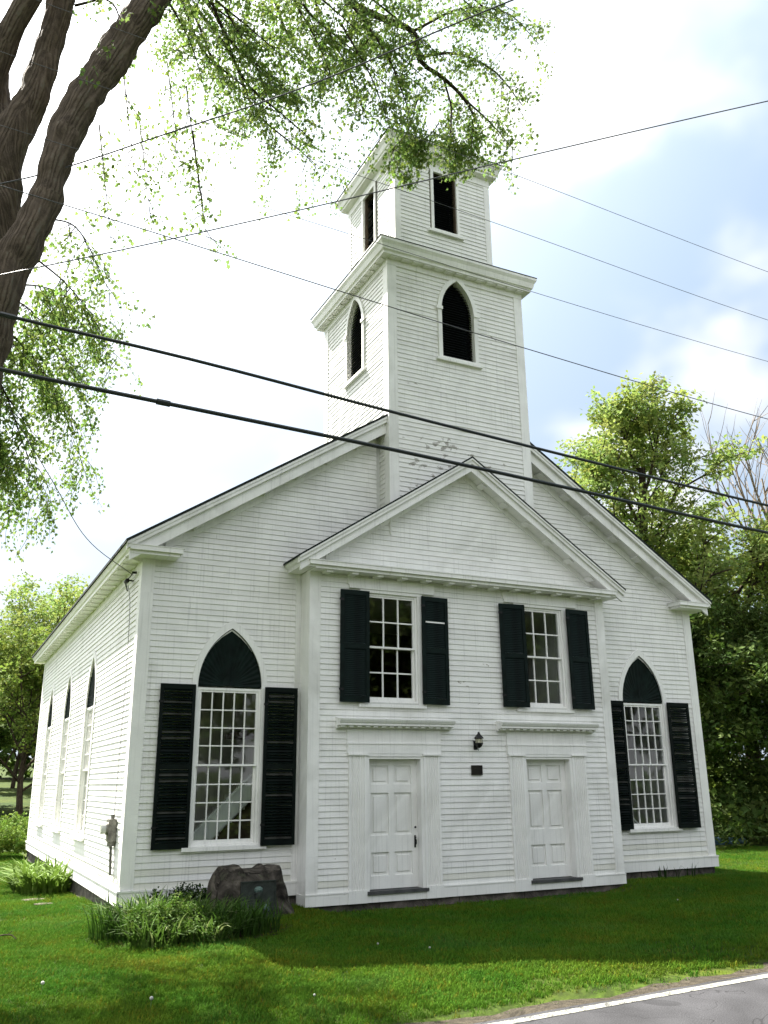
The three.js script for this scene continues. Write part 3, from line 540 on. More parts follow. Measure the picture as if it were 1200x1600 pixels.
// --- interior that shows through the glass
{
  const I = part('interior', church);
  mesh('floor', bx(-W + 0.15, W - 0.15, 0.02, 0.1, -LEN + 0.15, -0.15), M.floor, I);
  mesh('ceiling', bx(-W + 0.15, W - 0.15, HS - 0.02, HS + 0.03, -LEN + 0.15, -0.15), M.plaster, I);
  each('partition', both(bx(2.2, W - 0.15, 0.101, HS - 0.021, -4.98, -4.88)), M.plaster, I);
  mesh('partition', bx(-2.199, 2.199, 0.101, HS - 0.021, -4.98, -4.88), M.brown, I);
  mesh('gallery_floor', bx(-2.7, 2.7, 2.45, 2.55, -4.87, 0.24), M.brown, I);
  each('inner_wall', both(bx(2.2, 2.3, 0.101, HS - 0.021, -4.87, -0.145)), M.plaster, I);
  mesh('vestibule_ceiling', bx(-2.78, 2.78, 4.71, 4.78, -0.139, 0.25), M.brown, I);
  for (const s of [-1, 1]) {
    const a = [], x0 = 4.72, x1 = 2.75, y0 = 0.45, k = 0.95;
    const str = poly([[x0, y0 - 0.32], [x0, y0], [x1, y0 + (x0 - x1) * k], [x1, y0 + (x0 - x1) * k - 0.36]].map(([x, y]) => [x, y]), -0.86, -0.82);
    const cap = poly([[x0, y0 + 0.0], [x0, y0 + 0.05], [x1, y0 + (x0 - x1) * k + 0.05], [x1, y0 + (x0 - x1) * k]], -0.88, -0.80);
    mesh('stair_stringer', s > 0 ? [str, cap] : [mirror(str), mirror(cap)], M.stairPaint, I);
    for (let i = 0; i < 10; i++) { const X = x0 - i * 0.2, Y = y0 - 0.18 + i * 0.19; a.push(bx(X - 0.22, X, Y - 0.03, Y, -1.95, -0.87), bx(X - 0.012, X, Y - 0.19, Y - 0.03, -1.95, -0.87)); }
    mesh('stair_treads', s > 0 ? a : a.map(mirror), M.plaster, I);
    mesh('stair_closet', s > 0 ? poly([[x0 - 0.1, 0.101], [x0 - 0.1, y0 - 0.32], [x1, y0 + (x0 - x1) * k - 0.4], [x1, 0.101]], -0.95, -0.93) : mirror(poly([[x0 - 0.1, 0.101], [x0 - 0.1, y0 - 0.32], [x1, y0 + (x0 - x1) * k - 0.4], [x1, 0.101]], -0.95, -0.93)), M.brown, I);  // added brown panel stands in for the shade under the stairs
  }
}
// --- foundation of granite blocks
{
  const F = part('foundation', church);
  const block = (x0, x1, z0, z1, m) => { const g = bx(x0 + 0.008, x1 - 0.008, -0.62, -0.003, z0 + 0.008, z1 - 0.008), p = g.attributes.position; for (let i = 0; i < p.count; i++) { const q = fnz(p.getX(i) * 3 + p.getY(i) * 5, p.getZ(i) * 3, 4, 1); p.setXYZ(i, p.getX(i) + q * 0.02, p.getY(i), p.getZ(i) + q * 0.02); } mesh('foundation_stone', muv(toCreasedNormals(g, 0.6)), m, F); };
  for (let z = 0; z > -LEN;) { const l = rr(0.7, 1.3), e = Math.max(-LEN, z - l); block(-W - 0.005, -W + 0.3, e, z, pick(M.stone)); z = e; }
  for (const s of [-1, 1]) for (let x = VW; x < W;) { const l = rr(0.6, 1.1), e = Math.min(W, x + l); block(s > 0 ? x : -e, s > 0 ? e : -x, -0.31, -0.002, pick(M.stone)); x = e; }
  for (let x = -VW; x < VW;) { const l = rr(0.8, 1.4), e = Math.min(VW, x + l); const g = bx(x + 0.006, e - 0.006, -0.6, VB - 0.003, 0.06, VD - 0.004); mesh('foundation_stone', g, pick(M.stone), F); x = e; }
}

layBoards();
// ------------------------------------------------------------------ things on the church
{
  const L = thing('wall_lantern', 'small black wall lantern between the two front doors, above the dark plaque', 'lamp', [0.03, 2.20, VD + 0.018]);
  const lathe = (pts, n = 6) => { const g = new THREE.LatheGeometry(pts.map((p) => new THREE.Vector2(...p)), n).toNonIndexed(); g.computeVertexNormals(); g.translate(0, 0, 0.11); return g; };
  mesh('cap', lathe([[0.001, 0.165], [0.018, 0.155], [0.018, 0.14], [0.028, 0.125], [0.075, 0.07], [0.082, 0.055], [0.062, 0.05], [0.001, 0.05]]), M.iron, L);
  mesh('glass', lathe([[0.052, 0.05], [0.058, -0.015]]), M.lampGlass, L);
  mesh('cage', [0, 1, 2, 3, 4, 5].map((i) => { const a = i * Math.PI / 3; return tube([V(Math.sin(a) * 0.054, 0.05, 0.11 + Math.cos(a) * 0.054), V(Math.sin(a) * 0.061, -0.016, 0.11 + Math.cos(a) * 0.061)], 0.004, 0.004, 4); }), M.iron, L);
  mesh('cup', lathe([[0.063, -0.015], [0.066, -0.025], [0.05, -0.06], [0.032, -0.085], [0.012, -0.095], [0.001, -0.1]]), M.iron, L);
  mesh('bracket', [tube([V(0, -0.05, 0.07), V(0, -0.09, 0.04), V(0, -0.06, 0)], 0.012, 0.012, 6, 4), bx(-0.035, 0.035, -0.12, 0.02, -0.012, 0.004), tube([V(0.03, -0.09, 0.03), V(0.03, -0.14, 0.03)], 0.006, 0.004, 5)], M.iron, L);
  const P = thing('wall_plaque', 'small dark rectangular plaque on the clapboards under the wall lantern', 'plaque', [0.03, 1.755, VD + 0.019]);
  mesh('plate', bx(-0.098, 0.098, -0.07, 0.07, 0, 0.014), std(lin(0.022, 0.018, 0.012), 0.5, { metalness: 0.5, map: stoneMap }), P);
  mesh('rim', [bx(-0.104, 0.104, 0.0702, 0.077, 0, 0.02), bx(-0.104, 0.104, -0.077, -0.0702, 0, 0.02), bx(-0.104, -0.0982, -0.07, 0.07, 0, 0.02), bx(0.0982, 0.104, -0.07, 0.07, 0, 0.02)], std(lin(0.03, 0.025, 0.018), 0.45, { metalness: 0.6 }), P);
  const grey = std(lin(0.30, 0.31, 0.30), 0.5, { metalness: 0.4, map: stoneMap });
  const E = thing('electric_meter', 'grey electric meter box with round dial on the left side wall near the corner', 'meter', [-W - 0.018, 0.97, -0.62], -Math.PI / 2);
  mesh('box', [bx(-0.09, 0.09, -0.17, 0.14, 0, 0.11), bx(-0.075, 0.075, -0.23, -0.171, 0.01, 0.09)], grey, E);
  const dl = new THREE.CylinderGeometry(0.075, 0.078, 0.10, 18); dl.rotateX(Math.PI / 2); dl.translate(0, 0.01, 0.16); mesh('dial', dl, std(lin(0.42, 0.43, 0.42), 0.2), E);
  const rg = new THREE.CylinderGeometry(0.086, 0.086, 0.03, 18); rg.rotateX(Math.PI / 2); rg.translate(0, 0.01, 0.125); mesh('ring', rg, grey, E);
  mesh('conduit', [tube([V(0.02, 0.14, 0.05), V(0.02, 0.2, 0.05)], 0.028, 0.028, 8), tube([V(0.03, -0.23, 0.05), V(0.03, -0.62, 0.03)], 0.02, 0.02, 8), tube([V(-0.05, -0.23, 0.05), V(-0.045, -0.3, 0.04), V(-0.02, -0.5, 0.03)], 0.012, 0.012, 6, 3)], grey, E);
  const wire = std(lin(0.32, 0.32, 0.31), 0.6);
  tag(mesh('meter_cable', tube([V(-W - 0.05, 1.16, -0.60), V(-W - 0.045, 2.4, -0.56), V(-W - 0.04, 3.6, -0.58), V(-W - 0.05, 4.35, -0.66), V(-W - 0.07, 4.60, -0.80)], 0.007, 0.007, 6, 6), wire, scene), 'thin grey cable running down the left side wall to the electric meter', 'cable');
  const B = thing('cable_bracket', 'dark wire bracket with insulator high on the left side wall under the eave', 'bracket', [-W - 0.02, 4.66, -0.72], -Math.PI / 2);
  mesh('arm', [tube([V(0.1, -0.02, 0), V(0.08, 0.0, 0.1)], 0.012, 0.012, 6), tube([V(-0.28, -0.1, 0.02), V(-0.1, 0.0, 0.09), V(0.08, 0.0, 0.1)], 0.011, 0.011, 6, 3)], M.iron, B);
  const ins = new THREE.CylinderGeometry(0.035, 0.035, 0.12, 10); ins.rotateZ(Math.PI / 2); ins.translate(0.06, -0.02, 0.1); mesh('insulator', ins, M.iron, B);
  mesh('clevis', [tube([V(0.32, 0.07, 0), V(0.3, 0.07, 0.07)], 0.02, 0.02, 6), tube([V(0.3, 0.07, 0.06), V(0.2, 0.03, 0.07), V(0.07, 0.0, 0.1)], 0.008, 0.008, 5, 3)], M.iron, B);
}

// ------------------------------------------------------------------ overhead wires
{
  const black = std(lin(0.012, 0.016, 0.018), 0.45), thin = std(lin(0.05, 0.05, 0.055), 0.5);
  const sag = (pts, r, mat, label, bumps = 0) => {
    const gs = [tube(pts, r, r, 8, 14)];
    const c = new THREE.CatmullRomCurve3(pts);
    for (let i = 0; i < bumps; i++) { const t = rr(0.25, 0.75), a = c.getPointAt(t), b = c.getPointAt(Math.min(1, t + 0.0025)); gs.push(tube([a, b], r * 1.45, r * 1.45, 8)); }
    tag(mesh('overhead_cable', gs, mat, scene), label, 'cable');
  };
  sag([V(-30, 7.5, 4.2), V(-14, 6.02, 4.1), V(-7.88, 5.75, 4), V(-5.85, 5.68, 4), V(-3.4, 5.60, 4), V(-0.41, 5.46, 4), V(3.33, 5.27, 4), V(12, 5.05, 4), V(30, 6.0, 4)], 0.026, black, 'lower of the two thick black cables strung across the front of the church', 4);
  sag([V(-30, 8.1, 4.2), V(-14, 6.62, 4.1), V(-7.95, 6.38, 4), V(-5.88, 6.29, 4), V(-3.4, 6.12, 4), V(-0.37, 5.94, 4), V(3.42, 5.73, 4), V(12, 5.45, 4), V(30, 6.4, 4)], 0.021, black, 'upper of the two thick black cables strung across the front of the church', 2);
  sag([V(-14, 8.2, 4), V(-7.44, 7.9, 4), V(-3.38, 7.63, 4), V(-1.25, 7.5, 4), V(3.71, 7.27, 4), V(14, 7.2, 4)], 0.0065, thin, 'thin wire crossing in front of the lower belfry opening');
  sag([V(-14, 8.9, 4), V(-3.89, 8.57, 4), V(-0.96, 8.46, 4), V(3.93, 8.37, 4), V(14, 8.5, 4)], 0.004, thin, 'thin wire meeting the tower just under its middle cornice');
  sag([V(-14, 9.9, 4), V(-1.63, 9.46, 4), V(4.09, 9.2, 4), V(14, 9.2, 4)], 0.004, thin, 'thin wire crossing the upper tower stage above its middle cornice');
  sag([V(-14, 10.7, 4), V(-5.2, 10.55, 4), V(-1.37, 10.45, 4), V(4.29, 10.21, 4), V(14, 10.1, 4)], 0.004, thin, 'topmost thin wire running past the corner of the top cornice');
  sag([V(-13, 5.2, 2.5), V(-8.0, 6.5, 4.6), V(-5.4, 7.3, 5.72), V(-3.0, 8.12, 6.72), V(-0.35, 9.0, 7.83), V(6, 11, 10.5)], 0.0065, thin, 'wire rising from the left trunk across the belfry top to the upper right');
  sag([V(-11, 7.5, 2.5), V(-8.01, 8.79, 2.9), V(-6.4, 9.0, 4.35), V(-5.1, 9.18, 5.6), V(-3.57, 9.5, 7.2), V(-1, 10.1, 9.6)], 0.009, thin, 'wire threading through the leaves of the near maple');
  sag([V(-9.4, 8.2, 3.0), V(-7.109, 5.513, 1.5), V(-6.31, 5.0, 0.1), V(-W - 0.07, 4.69, -0.42)], 0.006, thin, 'sagging service wire from the maple to the left corner of the church');
}

// ------------------------------------------------------------------ trees
const barkMap = dataTex(512, (u, v) => { const f = Math.abs(perlin.noise(u * 17 + 0.25 * perlin.noise(u * 5, v * 2, 2) + 0.20 * perlin.noise(u * 36, v * 14, 5), v * 1.3, 1)), k = 0.74 + 0.24 * Math.min(1, f * 2.6) + 0.30 * tn(u, v, 9, 3, 5) + 0.12 * perlin.noise(u * 120, v * 60, 4); return [k, k * 0.95, k * 0.88]; });
const barkBump = dataTex(512, (u, v) => { const f = Math.abs(perlin.noise(u * 17 + 0.25 * perlin.noise(u * 5, v * 2, 2) + 0.20 * perlin.noise(u * 36, v * 14, 5), v * 1.3, 1)), k = Math.min(1, f * 2.4) * 0.8 + 0.2 * (0.5 + tn(u, v, 20, 5, 3)); return [k, k, k]; }, 512, false);
M.bark = matte(lin(0.110, 0.096, 0.084), 0.95, { map: barkMap, bumpMap: barkBump, bumpScale: 0.016 });
M.barkDark = matte(lin(0.07, 0.06, 0.05), 0.95, { map: barkMap, bumpMap: barkBump, bumpScale: 0.03 });
M.barkPale = std(lin(0.20, 0.18, 0.155), 0.95, { map: barkMap });
const leafMat = (r, g, b, t = 0.45) => new THREE.MeshPhysicalMaterial({ color: lin(r, g, b), roughness: 0.75, transmission: t, thickness: 0, side: THREE.DoubleSide, specularIntensity: 0.12 });
M.leafNear = leafMat(0.155, 0.235, 0.060, 0.6); M.leafSun = leafMat(0.15, 0.21, 0.045, 0.5); M.leafDark = leafMat(0.062, 0.102, 0.022, 0.4); M.leafPale = leafMat(0.22, 0.29, 0.085, 0.55);  // leafDark has the deep shade of the woods put into its green
function lobed() {                                                        // five-lobed leaf, one unit long, a little folded
  const o = [[0, 0], [0.12, 0.10], [0.42, 0.06], [0.30, 0.30], [0.52, 0.52], [0.24, 0.56], [0, 1]], pos = [], z = (x) => 0.25 * Math.abs(x);
  for (const s of [-1, 1]) for (let i = 1; i < o.length - 1; i++) { const a = [0, 0.3, 0], b = [s * o[i][0], o[i][1], z(o[i][0])], c = [s * o[i + 1][0], o[i + 1][1], z(o[i + 1][0])]; s > 0 ? pos.push(...a, ...b, ...c) : pos.push(...a, ...c, ...b); }
  for (const s of [-1, 1]) { const a = [0, 0, 0], b = [s * 0.12, 0.10, 0.03], c = [0, 0.3, 0]; s > 0 ? pos.push(...a, ...b, ...c) : pos.push(...a, ...c, ...b); }
  const g = new THREE.BufferGeometry(); g.setAttribute('position', new THREE.Float32BufferAttribute(pos, 3)); g.computeVertexNormals(); return g;
}
function spray() {                                                        // a twig end of seven simple leaves
  const pos = [];
  for (let i = 0; i < 7; i++) {
    const a = rr(0, 6.28), t = rr(-0.5, 0.6), L = rr(0.45, 0.75), w = L * 0.30, c = V(rr(-0.5, 0.5), rr(-0.35, 0.5), rr(-0.5, 0.5)), d = V(Math.cos(a) * Math.cos(t), Math.sin(t) - 0.25, Math.sin(a) * Math.cos(t)).normalize(), s = V(-Math.sin(a), rr(-0.3, 0.3), Math.cos(a)).multiplyScalar(w), n = c.clone().addScaledVector(d, L * 0.5), e = c.clone().addScaledVector(d, L);
    const l = n.clone().add(s), r = n.clone().sub(s); l.y += 0.04; r.y += 0.04;
    for (const [p, q, k] of [[c, l, e], [c, e, r]]) pos.push(p.x, p.y, p.z, q.x, q.y, q.z, k.x, k.y, k.z);
  }
  const g = new THREE.BufferGeometry(); g.setAttribute('position', new THREE.Float32BufferAttribute(pos, 3)); g.computeVertexNormals(); return g;
}
const LOBED = lobed(); seed = 777; const SPRAY = spray();
const mtx = new THREE.Matrix4(), quat = new THREE.Quaternion(), eul = new THREE.Euler(), col = new THREE.Color();
let triangles = 0;
function leaves(name, geo, mat, parent, list, size, tint = 0.3, droop = 0) {
  const src = geo.attributes.position.array, nv = src.length / 3, pos = new Float32Array(list.length * src.length), nor = new Float32Array(pos.length), cl = new Float32Array(pos.length), v = V(0, 0, 0), sn = geo.attributes.normal.array; let o = 0;
  for (const p of list) {
    eul.set(droop ? Math.PI + rr(-droop, droop) : rr(-1, 1), rr(0, 6.28), droop ? rr(-0.9, 0.9) : rr(-1, 1)); quat.setFromEuler(eul); const s = size * rr(0.65, 1.3);
    const k = 1 + tint * rr(-1, 1), y = rr(0, 1), c = [k * (0.85 + 0.35 * y), k, k * rr(0.7, 1.1)];
    for (let i = 0; i < nv; i++, o += 3) {
      v.set(src[3 * i] * s, src[3 * i + 1] * s, src[3 * i + 2] * s).applyQuaternion(quat).add(p); pos[o] = v.x; pos[o + 1] = v.y; pos[o + 2] = v.z;
      v.set(sn[3 * i], sn[3 * i + 1], sn[3 * i + 2]).applyQuaternion(quat); nor[o] = v.x; nor[o + 1] = v.y; nor[o + 2] = v.z;
      cl[o] = c[0]; cl[o + 1] = c[1]; cl[o + 2] = c[2];
    }
  }
  triangles += list.length * nv / 3;
  const g = new THREE.BufferGeometry(); g.setAttribute('position', new THREE.BufferAttribute(pos, 3)); g.setAttribute('normal', new THREE.BufferAttribute(nor, 3)); g.setAttribute('color', new THREE.BufferAttribute(cl, 3));
  if (!mat.vertexColors) { mat.vertexColors = true; }
  return mesh(name, g, mat, parent);
}
// grow(): limbs that fork; tips carry leaves
function grow(out, tips, p, d, len, rad, lvl, o) {
  const n = 5, pts = [p.clone()], dir = d.clone();
  for (let i = 0; i < n; i++) { dir.add(V(rr(-1, 1), rr(-1, 1), rr(-1, 1)).multiplyScalar(o.wander)); dir.y += o.up; dir.normalize(); pts.push(pts[i].clone().addScaledVector(dir, len / n)); }
  out[lvl === 0 ? 0 : 1].push(tube(pts, rad, rad * (lvl >= o.levels ? 0.25 : 0.45), lvl === 0 ? 10 : lvl === 1 ? 6 : 4, lvl < 2 ? 2 : 1));
  if (lvl >= o.levels) { for (let i = 1; i <= n; i++) tips.push(pts[i]); return; }
  if (lvl >= o.levels - 1) tips.push(pts[n], pts[n - 1]);
  const kids = lvl === 0 ? o.limbs : o.kids;
  for (let k = 0; k < kids; k++) {
    const t = lvl === 0 ? lerp(o.first, 1, (k + 0.5) / kids) : lerp(0.3, 1, (k + rnd()) / kids), i = Math.min(n - 1, Math.floor(t * n)), q = pts[i].clone().lerp(pts[i + 1], t * n - i);
    const ax = pts[i + 1].clone().sub(pts[i]).normalize(), az = k * 2.4 + rr(-0.5, 0.5), side = V(Math.cos(az), 0, Math.sin(az)); side.addScaledVector(ax, -side.dot(ax)).normalize();
    const spread = lvl === 0 ? o.spread * lerp(1.15, 0.55, t) : o.spread * rr(0.7, 1.1), nd = ax.clone().multiplyScalar(Math.cos(spread)).addScaledVector(side, Math.sin(spread));
    const l = lvl === 0 ? o.limb * o.shape((t - o.first) / (1 - o.first)) : len * rr(0.5, 0.72);
    grow(out, tips, q, nd, l, rad * (lvl === 0 ? lerp(0.5, 0.25, t) : 0.55), lvl + 1, o);
  }
}
function tree(label, base, h, o, group) {
  seed = o.seed; const y = gy(base[0], base[1]) - 0.1;
  const T = thing(o.name || 'tree', label, 'tree', [base[0], y, base[1]], 0, group), out = [[], []], tips = [];
  const opt = { levels: 3, limbs: 9, kids: 4, first: 0.3, spread: 0.95, limb: h * 0.34, shape: (t) => 0.55 + 0.9 * Math.sin(Math.PI * Math.min(1, 0.25 + t * 0.72)) * 0.6, wander: 0.14, up: 0.05, n: 6, jit: 0.5, size: 0.42, mat: M.leafSun, bark: M.barkDark, ...o };
  grow(out, tips, V(0, 0, 0), V(o.lean || 0, 1, 0).normalize(), h * 0.88, h * (o.girth || 0.018), 0, opt);
  mesh('trunk', out[0], opt.bark, T); if (out[1].length) mesh('limbs', out[1], opt.bark, T);
  if (opt.n) {
    const L = [];
    for (const p of tips) { if (opt.keep && !opt.keep(p, h)) continue; for (let i = 0; i < opt.n; i++) { const v = V(rr(-1, 1), rr(-0.8, 0.8), rr(-1, 1)).multiplyScalar(opt.jit); L.push(p.clone().add(v)); } }
    leaves('crown', SPRAY, opt.mat, T, L, opt.size);
  }
  return T;
}
tree('tall light green maple behind the right slope of the church roof', [16.0, -12], 15.3, { seed: 31, name: 'maple_tree', limbs: 13, limb: 3.6, first: 0.28, n: 5, size: 0.27, jit: 0.36, mat: M.leafPale, spread: 0.85, up: 0.07 });
tree('dark tree with a heavy forked trunk right of the church', [19.6, -11.2], 10.2, { seed: 52, name: 'maple_tree', limbs: 9, limb: 3.6, first: 0.32, n: 4, size: 0.27, jit: 0.4, mat: M.leafSun, girth: 0.032, lean: 0.02 });
tree('bare grey tree whose leafless crown rises above the woods at the right edge', [20.6, -10.4], 13.4, { seed: 77, name: 'bare_tree', limbs: 10, kids: 4, limb: 4.6, first: 0.5, n: 0, bark: M.barkPale, girth: 0.017, spread: 0.6, up: 0.08, wander: 0.1 });
tree('broad dark green tree at the edge of the woods close to the right wall', [13.2, -9.4], 5.4, { seed: 93, name: 'woodland_tree', limbs: 10, limb: 3.0, first: 0.18, n: 6, size: 0.26, jit: 0.4, mat: M.leafDark });
tree('dark leafy tree standing right of the church beyond the sunny grass', [17.6, -8.0], 5.0, { seed: 15, name: 'woodland_tree', limbs: 10, limb: 3.2, first: 0.2, n: 6, size: 0.26, jit: 0.42, mat: M.leafDark });
tree('young dark tree deeper in the woods right of the church', [20.5, -15], 6.5, { seed: 19, name: 'woodland_tree', limbs: 10, limb: 3.6, first: 0.15, n: 4, size: 0.28, jit: 0.45, mat: M.leafDark });
tree('green tree filling the gap between the tall maple and the bare tree', [25.0, -18], 11.0, { seed: 23, name: 'woodland_tree', limbs: 10, limb: 4.0, first: 0.3, n: 4, size: 0.28, jit: 0.45, mat: M.leafSun });
tree('pale green tree behind the church roof, only its top showing left of the tower', [4.6, -22], 13.0, { seed: 41, name: 'maple_tree', limbs: 9, limb: 3.2, first: 0.4, n: 4, size: 0.36, jit: 0.4, mat: M.leafSun });
tree('dark trunked tree in the meadow left of the church', [-4.3, -30], 5.5, { seed: 8, name: 'maple_tree', limbs: 11, limb: 3.6, first: 0.2, n: 5, size: 0.25, jit: 0.38, mat: M.leafSun, girth: 0.028 });
tree('airy tall tree rising above the left eave behind the church', [-2.4, -35], 8.6, { seed: 66, name: 'ash_tree', limbs: 10, limb: 4.0, first: 0.35, n: 3, size: 0.30, jit: 0.5, mat: M.leafPale });
tree('dense dark tree at the left edge behind the meadow', [-8.2, -36], 5.4, { seed: 70, name: 'woodland_tree', limbs: 10, limb: 3.2, first: 0.15, n: 4, size: 0.36, jit: 0.4, mat: M.leafDark });
tree('low round tree far behind the meadow left of the church', [-3.5, -46], 7.5, { seed: 71, name: 'woodland_tree', limbs: 10, limb: 3.0, first: 0.12, n: 5, size: 0.40, jit: 0.45, mat: M.leafSun });

// the row of trees across the road, behind the camera: mirrored in the window glass
{
  const a = tree('leafy tree of the row across the road, first from the left', [-24, 34], 10.5, { seed: 201, name: 'roadside_tree', limbs: 11, limb: 4.4, first: 0.12, n: 6, size: 0.75, jit: 0.5, mat: M.leafDark }, 'trees across the road');
  [[-14, 36, 1.1, 'second'], [-5, 34, 2.3, 'third'], [4, 36.5, 4.0, 'fourth'], [13, 34, 5.1, 'fifth'], [22, 36, 0.4, 'sixth'], [31, 35, 3.1, 'seventh']].forEach(([x, z, r, w]) => { const c = a.clone(); c.name = numbered('roadside_tree'); c.position.set(x, gy(x, z) - 0.1, z); c.rotation.y = r; c.userData = { ...a.userData, label: 'leafy tree of the row across the road, ' + w + ' from the left' }; scene.add(c); });
}
// undergrowth and far woods that read as one mass
{
  seed = 500; const L = [], D = [];
  for (let i = 0; i < 6500; i++) { const x = rr(11, 34), z = rr(-20, -5.2); if (x < 9.3 - z * 0.45) continue; const h = lerp(0.5, 2.4, sstep(-5, -9, z)) * rr(0.1, 1); L.push(V(x, gy(x, z) + h, z)); }
  const far = new THREE.Group(); far.name = numbered('undergrowth'); scene.add(far); tag(far, 'dark leafy undergrowth under the trees right of the church', 'undergrowth', null, 'stuff');
  leaves('foliage', SPRAY, M.leafDark, far, L, 0.42);
  for (let i = 0; i < 9000; i++) { const x = rr(-60, 70), z = -58 - 14 * rnd(), h = (4.5 + 4 * (0.5 + fnz(x, 3, 2, 0.12)) + 1.6 * fnz(x, 6, 1, 0.5)) * Math.pow(rnd(), 0.7); D.push(V(x, gy(x, z) + h, z)); }
  const H = []; for (let i = 0; i < 9000; i++) { const x = rr(-45, 45), z = rr(17.5, 20); H.push(V(x, -0.4 + (1.9 + 0.5 * fnz(x, 2, 3, 0.5)) * Math.pow(rnd(), 0.8), z)); }  // unseen foliage behind the camera, added to keep lit lawn out of reflections
  const hd = new THREE.Group(); hd.name = numbered('hedge'); scene.add(hd); tag(hd, 'unseen foliage added across the road to block lawn reflections in the windows', 'hedge', null, 'stuff');
  leaves('foliage', SPRAY, M.leafDark, hd, H, 0.5);
  const w = new THREE.Group(); w.name = numbered('far_woods'); scene.add(w); tag(w, 'far wooded edge behind the meadow and the church', 'woods', null, 'stuff');
  leaves('foliage', SPRAY, M.leafDark, w, D, 1.3);
}

// --- the near maple: limbs and hanging leaves in front of the tower
{
  seed = 4242;
  const T = thing('near_maple', 'big old maple with forked trunk at the left edge, leafy branches hanging before the tower', 'tree', [-8.3, -0.3, 2.5]);
  const P = (x, y, z) => V(x + 8.3, y + 0.3, z - 2.5), bend = (g, a = 0.03, f = 3) => { g = mergeVertices(g); const p = g.attributes.position, n = g.attributes.normal; for (let i = 0; i < p.count; i++) { const q = a * (perlin.noise(p.getX(i) * f, p.getY(i) * f * 0.6, p.getZ(i) * f) + 0.6 * perlin.noise(p.getX(i) * f * 2.7, p.getY(i) * f, p.getZ(i) * f * 2.7) + 0.8 * Math.abs(perlin.noise(p.getX(i) * 9, p.getY(i) * 2.2, p.getZ(i) * 9)) - 0.45); p.setXYZ(i, p.getX(i) + n.getX(i) * q, p.getY(i) + n.getY(i) * q, p.getZ(i) + n.getZ(i) * q); } g.computeVertexNormals(); return g; };
  mesh('trunk', bend(tube([P(-8.7, -0.5, 2.3), P(-8.62, 0.5, 2.35), P(-8.5, 1.6, 2.4), P(-8.3, 3.10, 2.5), P(-8.14, 4.55, 2.6), P(-8.18, 5.47, 2.6), P(-8.22, 6.44, 2.6), P(-8.25, 7.21, 2.6), P(-8.25, 7.9, 2.5)], [0.75, 0.56, 0.46, 0.42, 0.41, 0.40, 0.38, 0.34, 0.27], 0, 48, 24), 0.05, 3.5), M.bark, T);
  mesh('limb', bend(tube([P(-8.29, 5.63, 2.75), P(-8.13, 6.30, 2.95), P(-8.03, 6.91, 3.10), P(-7.92, 7.43, 3.15), P(-7.78, 7.86, 3.20), P(-7.64, 8.29, 3.20), P(-7.54, 9.04, 3.20), P(-7.40, 9.77, 3.20), P(-7.07, 10.69, 3.20), P(-6.68, 11.72, 3.20), P(-6.35, 12.69, 3.20), P(-5.86, 14.20, 3.00), P(-5.26, 15.99, 2.80)], [0.34, 0.33, 0.285, 0.25, 0.215, 0.192, 0.196, 0.215, 0.23, 0.222, 0.215, 0.19, 0.15], 0, 44, 20), 0.04, 4), M.bark, T);
  mesh('limb', bend(tube([P(-8.35, 6.17, 2.40), P(-8.30, 7.21, 2.40), P(-8.24, 8.05, 2.40), P(-8.17, 8.83, 2.40), P(-8.14, 9.41, 2.50), P(-8.02, 9.95, 2.50), P(-7.87, 10.50, 2.50), P(-7.78, 11.29, 2.50), P(-7.68, 12.22, 2.50), P(-7.58, 13.21, 2.50), P(-7.41, 14.56, 2.50)], [0.40, 0.41, 0.38, 0.31, 0.26, 0.23, 0.21, 0.192, 0.19, 0.17, 0.13], 0, 44, 20), 0.04, 4), M.bark, T);
  mesh('limb', bend(tube([P(-8.27, 8.96, 2.30), P(-8.35, 9.81, 2.20), P(-8.42, 10.67, 2.00), P(-8.62, 11.67, 1.90), P(-8.97, 13.11, 1.70), P(-9.36, 14.62, 1.50)], [0.332, 0.307, 0.282, 0.271, 0.243, 0.194], 0, 40, 18), 0.04, 4), M.bark, T);
  mesh('limb', bend(tube([P(-8.5, 10.2, 2.2), P(-8.3, 11.2, 2.6), P(-7.95, 12.1, 3.0), P(-7.5, 13.2, 3.4)], [0.2, 0.17, 0.15, 0.1], 0, 10, 6), 0.03, 3), M.bark, T);
  // branches with their twigs
  const br = [], tips = [];
  const branch = (pts, r0, r1, twigs, o = {}) => {
    br.push(tube(pts, r0, r1, 6, 4)); const c = new THREE.CatmullRomCurve3(pts);
    twigs = Math.round(twigs * 1.5);
    for (let k = 0; k < twigs; k++) {
      const t = lerp(o.from ?? 0.15, 1, (k + rnd()) / twigs), q = c.getPointAt(Math.min(t, 1)), L = rr(0.5, 1.0) * (o.len ?? 1.1), a = rr(0, 6.28), d = V(Math.cos(a) * 0.8, o.dy ?? -0.5, Math.sin(a) * 0.8).normalize(), tp = [q];
      for (let i = 0; i < 4; i++) { d.add(V(rr(-0.35, 0.35), -0.12 + rr(-0.15, 0.1), rr(-0.35, 0.35))).normalize(); tp.push(tp[i].clone().addScaledVector(d, L / 4)); }
      br.push(tube(tp, 0.007, 0.002, 4, 1));
      const m = Math.round((o.leaves ?? 16) * 1.9 * rr(0.7, 1.3));
      for (let i = 0; i < m; i++) { const s = Math.pow(rnd(), 0.7) * 3.99, j = Math.floor(s), b = tp[j].clone().lerp(tp[j + 1], s - j); b.add(V(rr(-0.12, 0.12), rr(-0.14, 0.06), rr(-0.12, 0.12))); tips.push(b); }
    }
  };
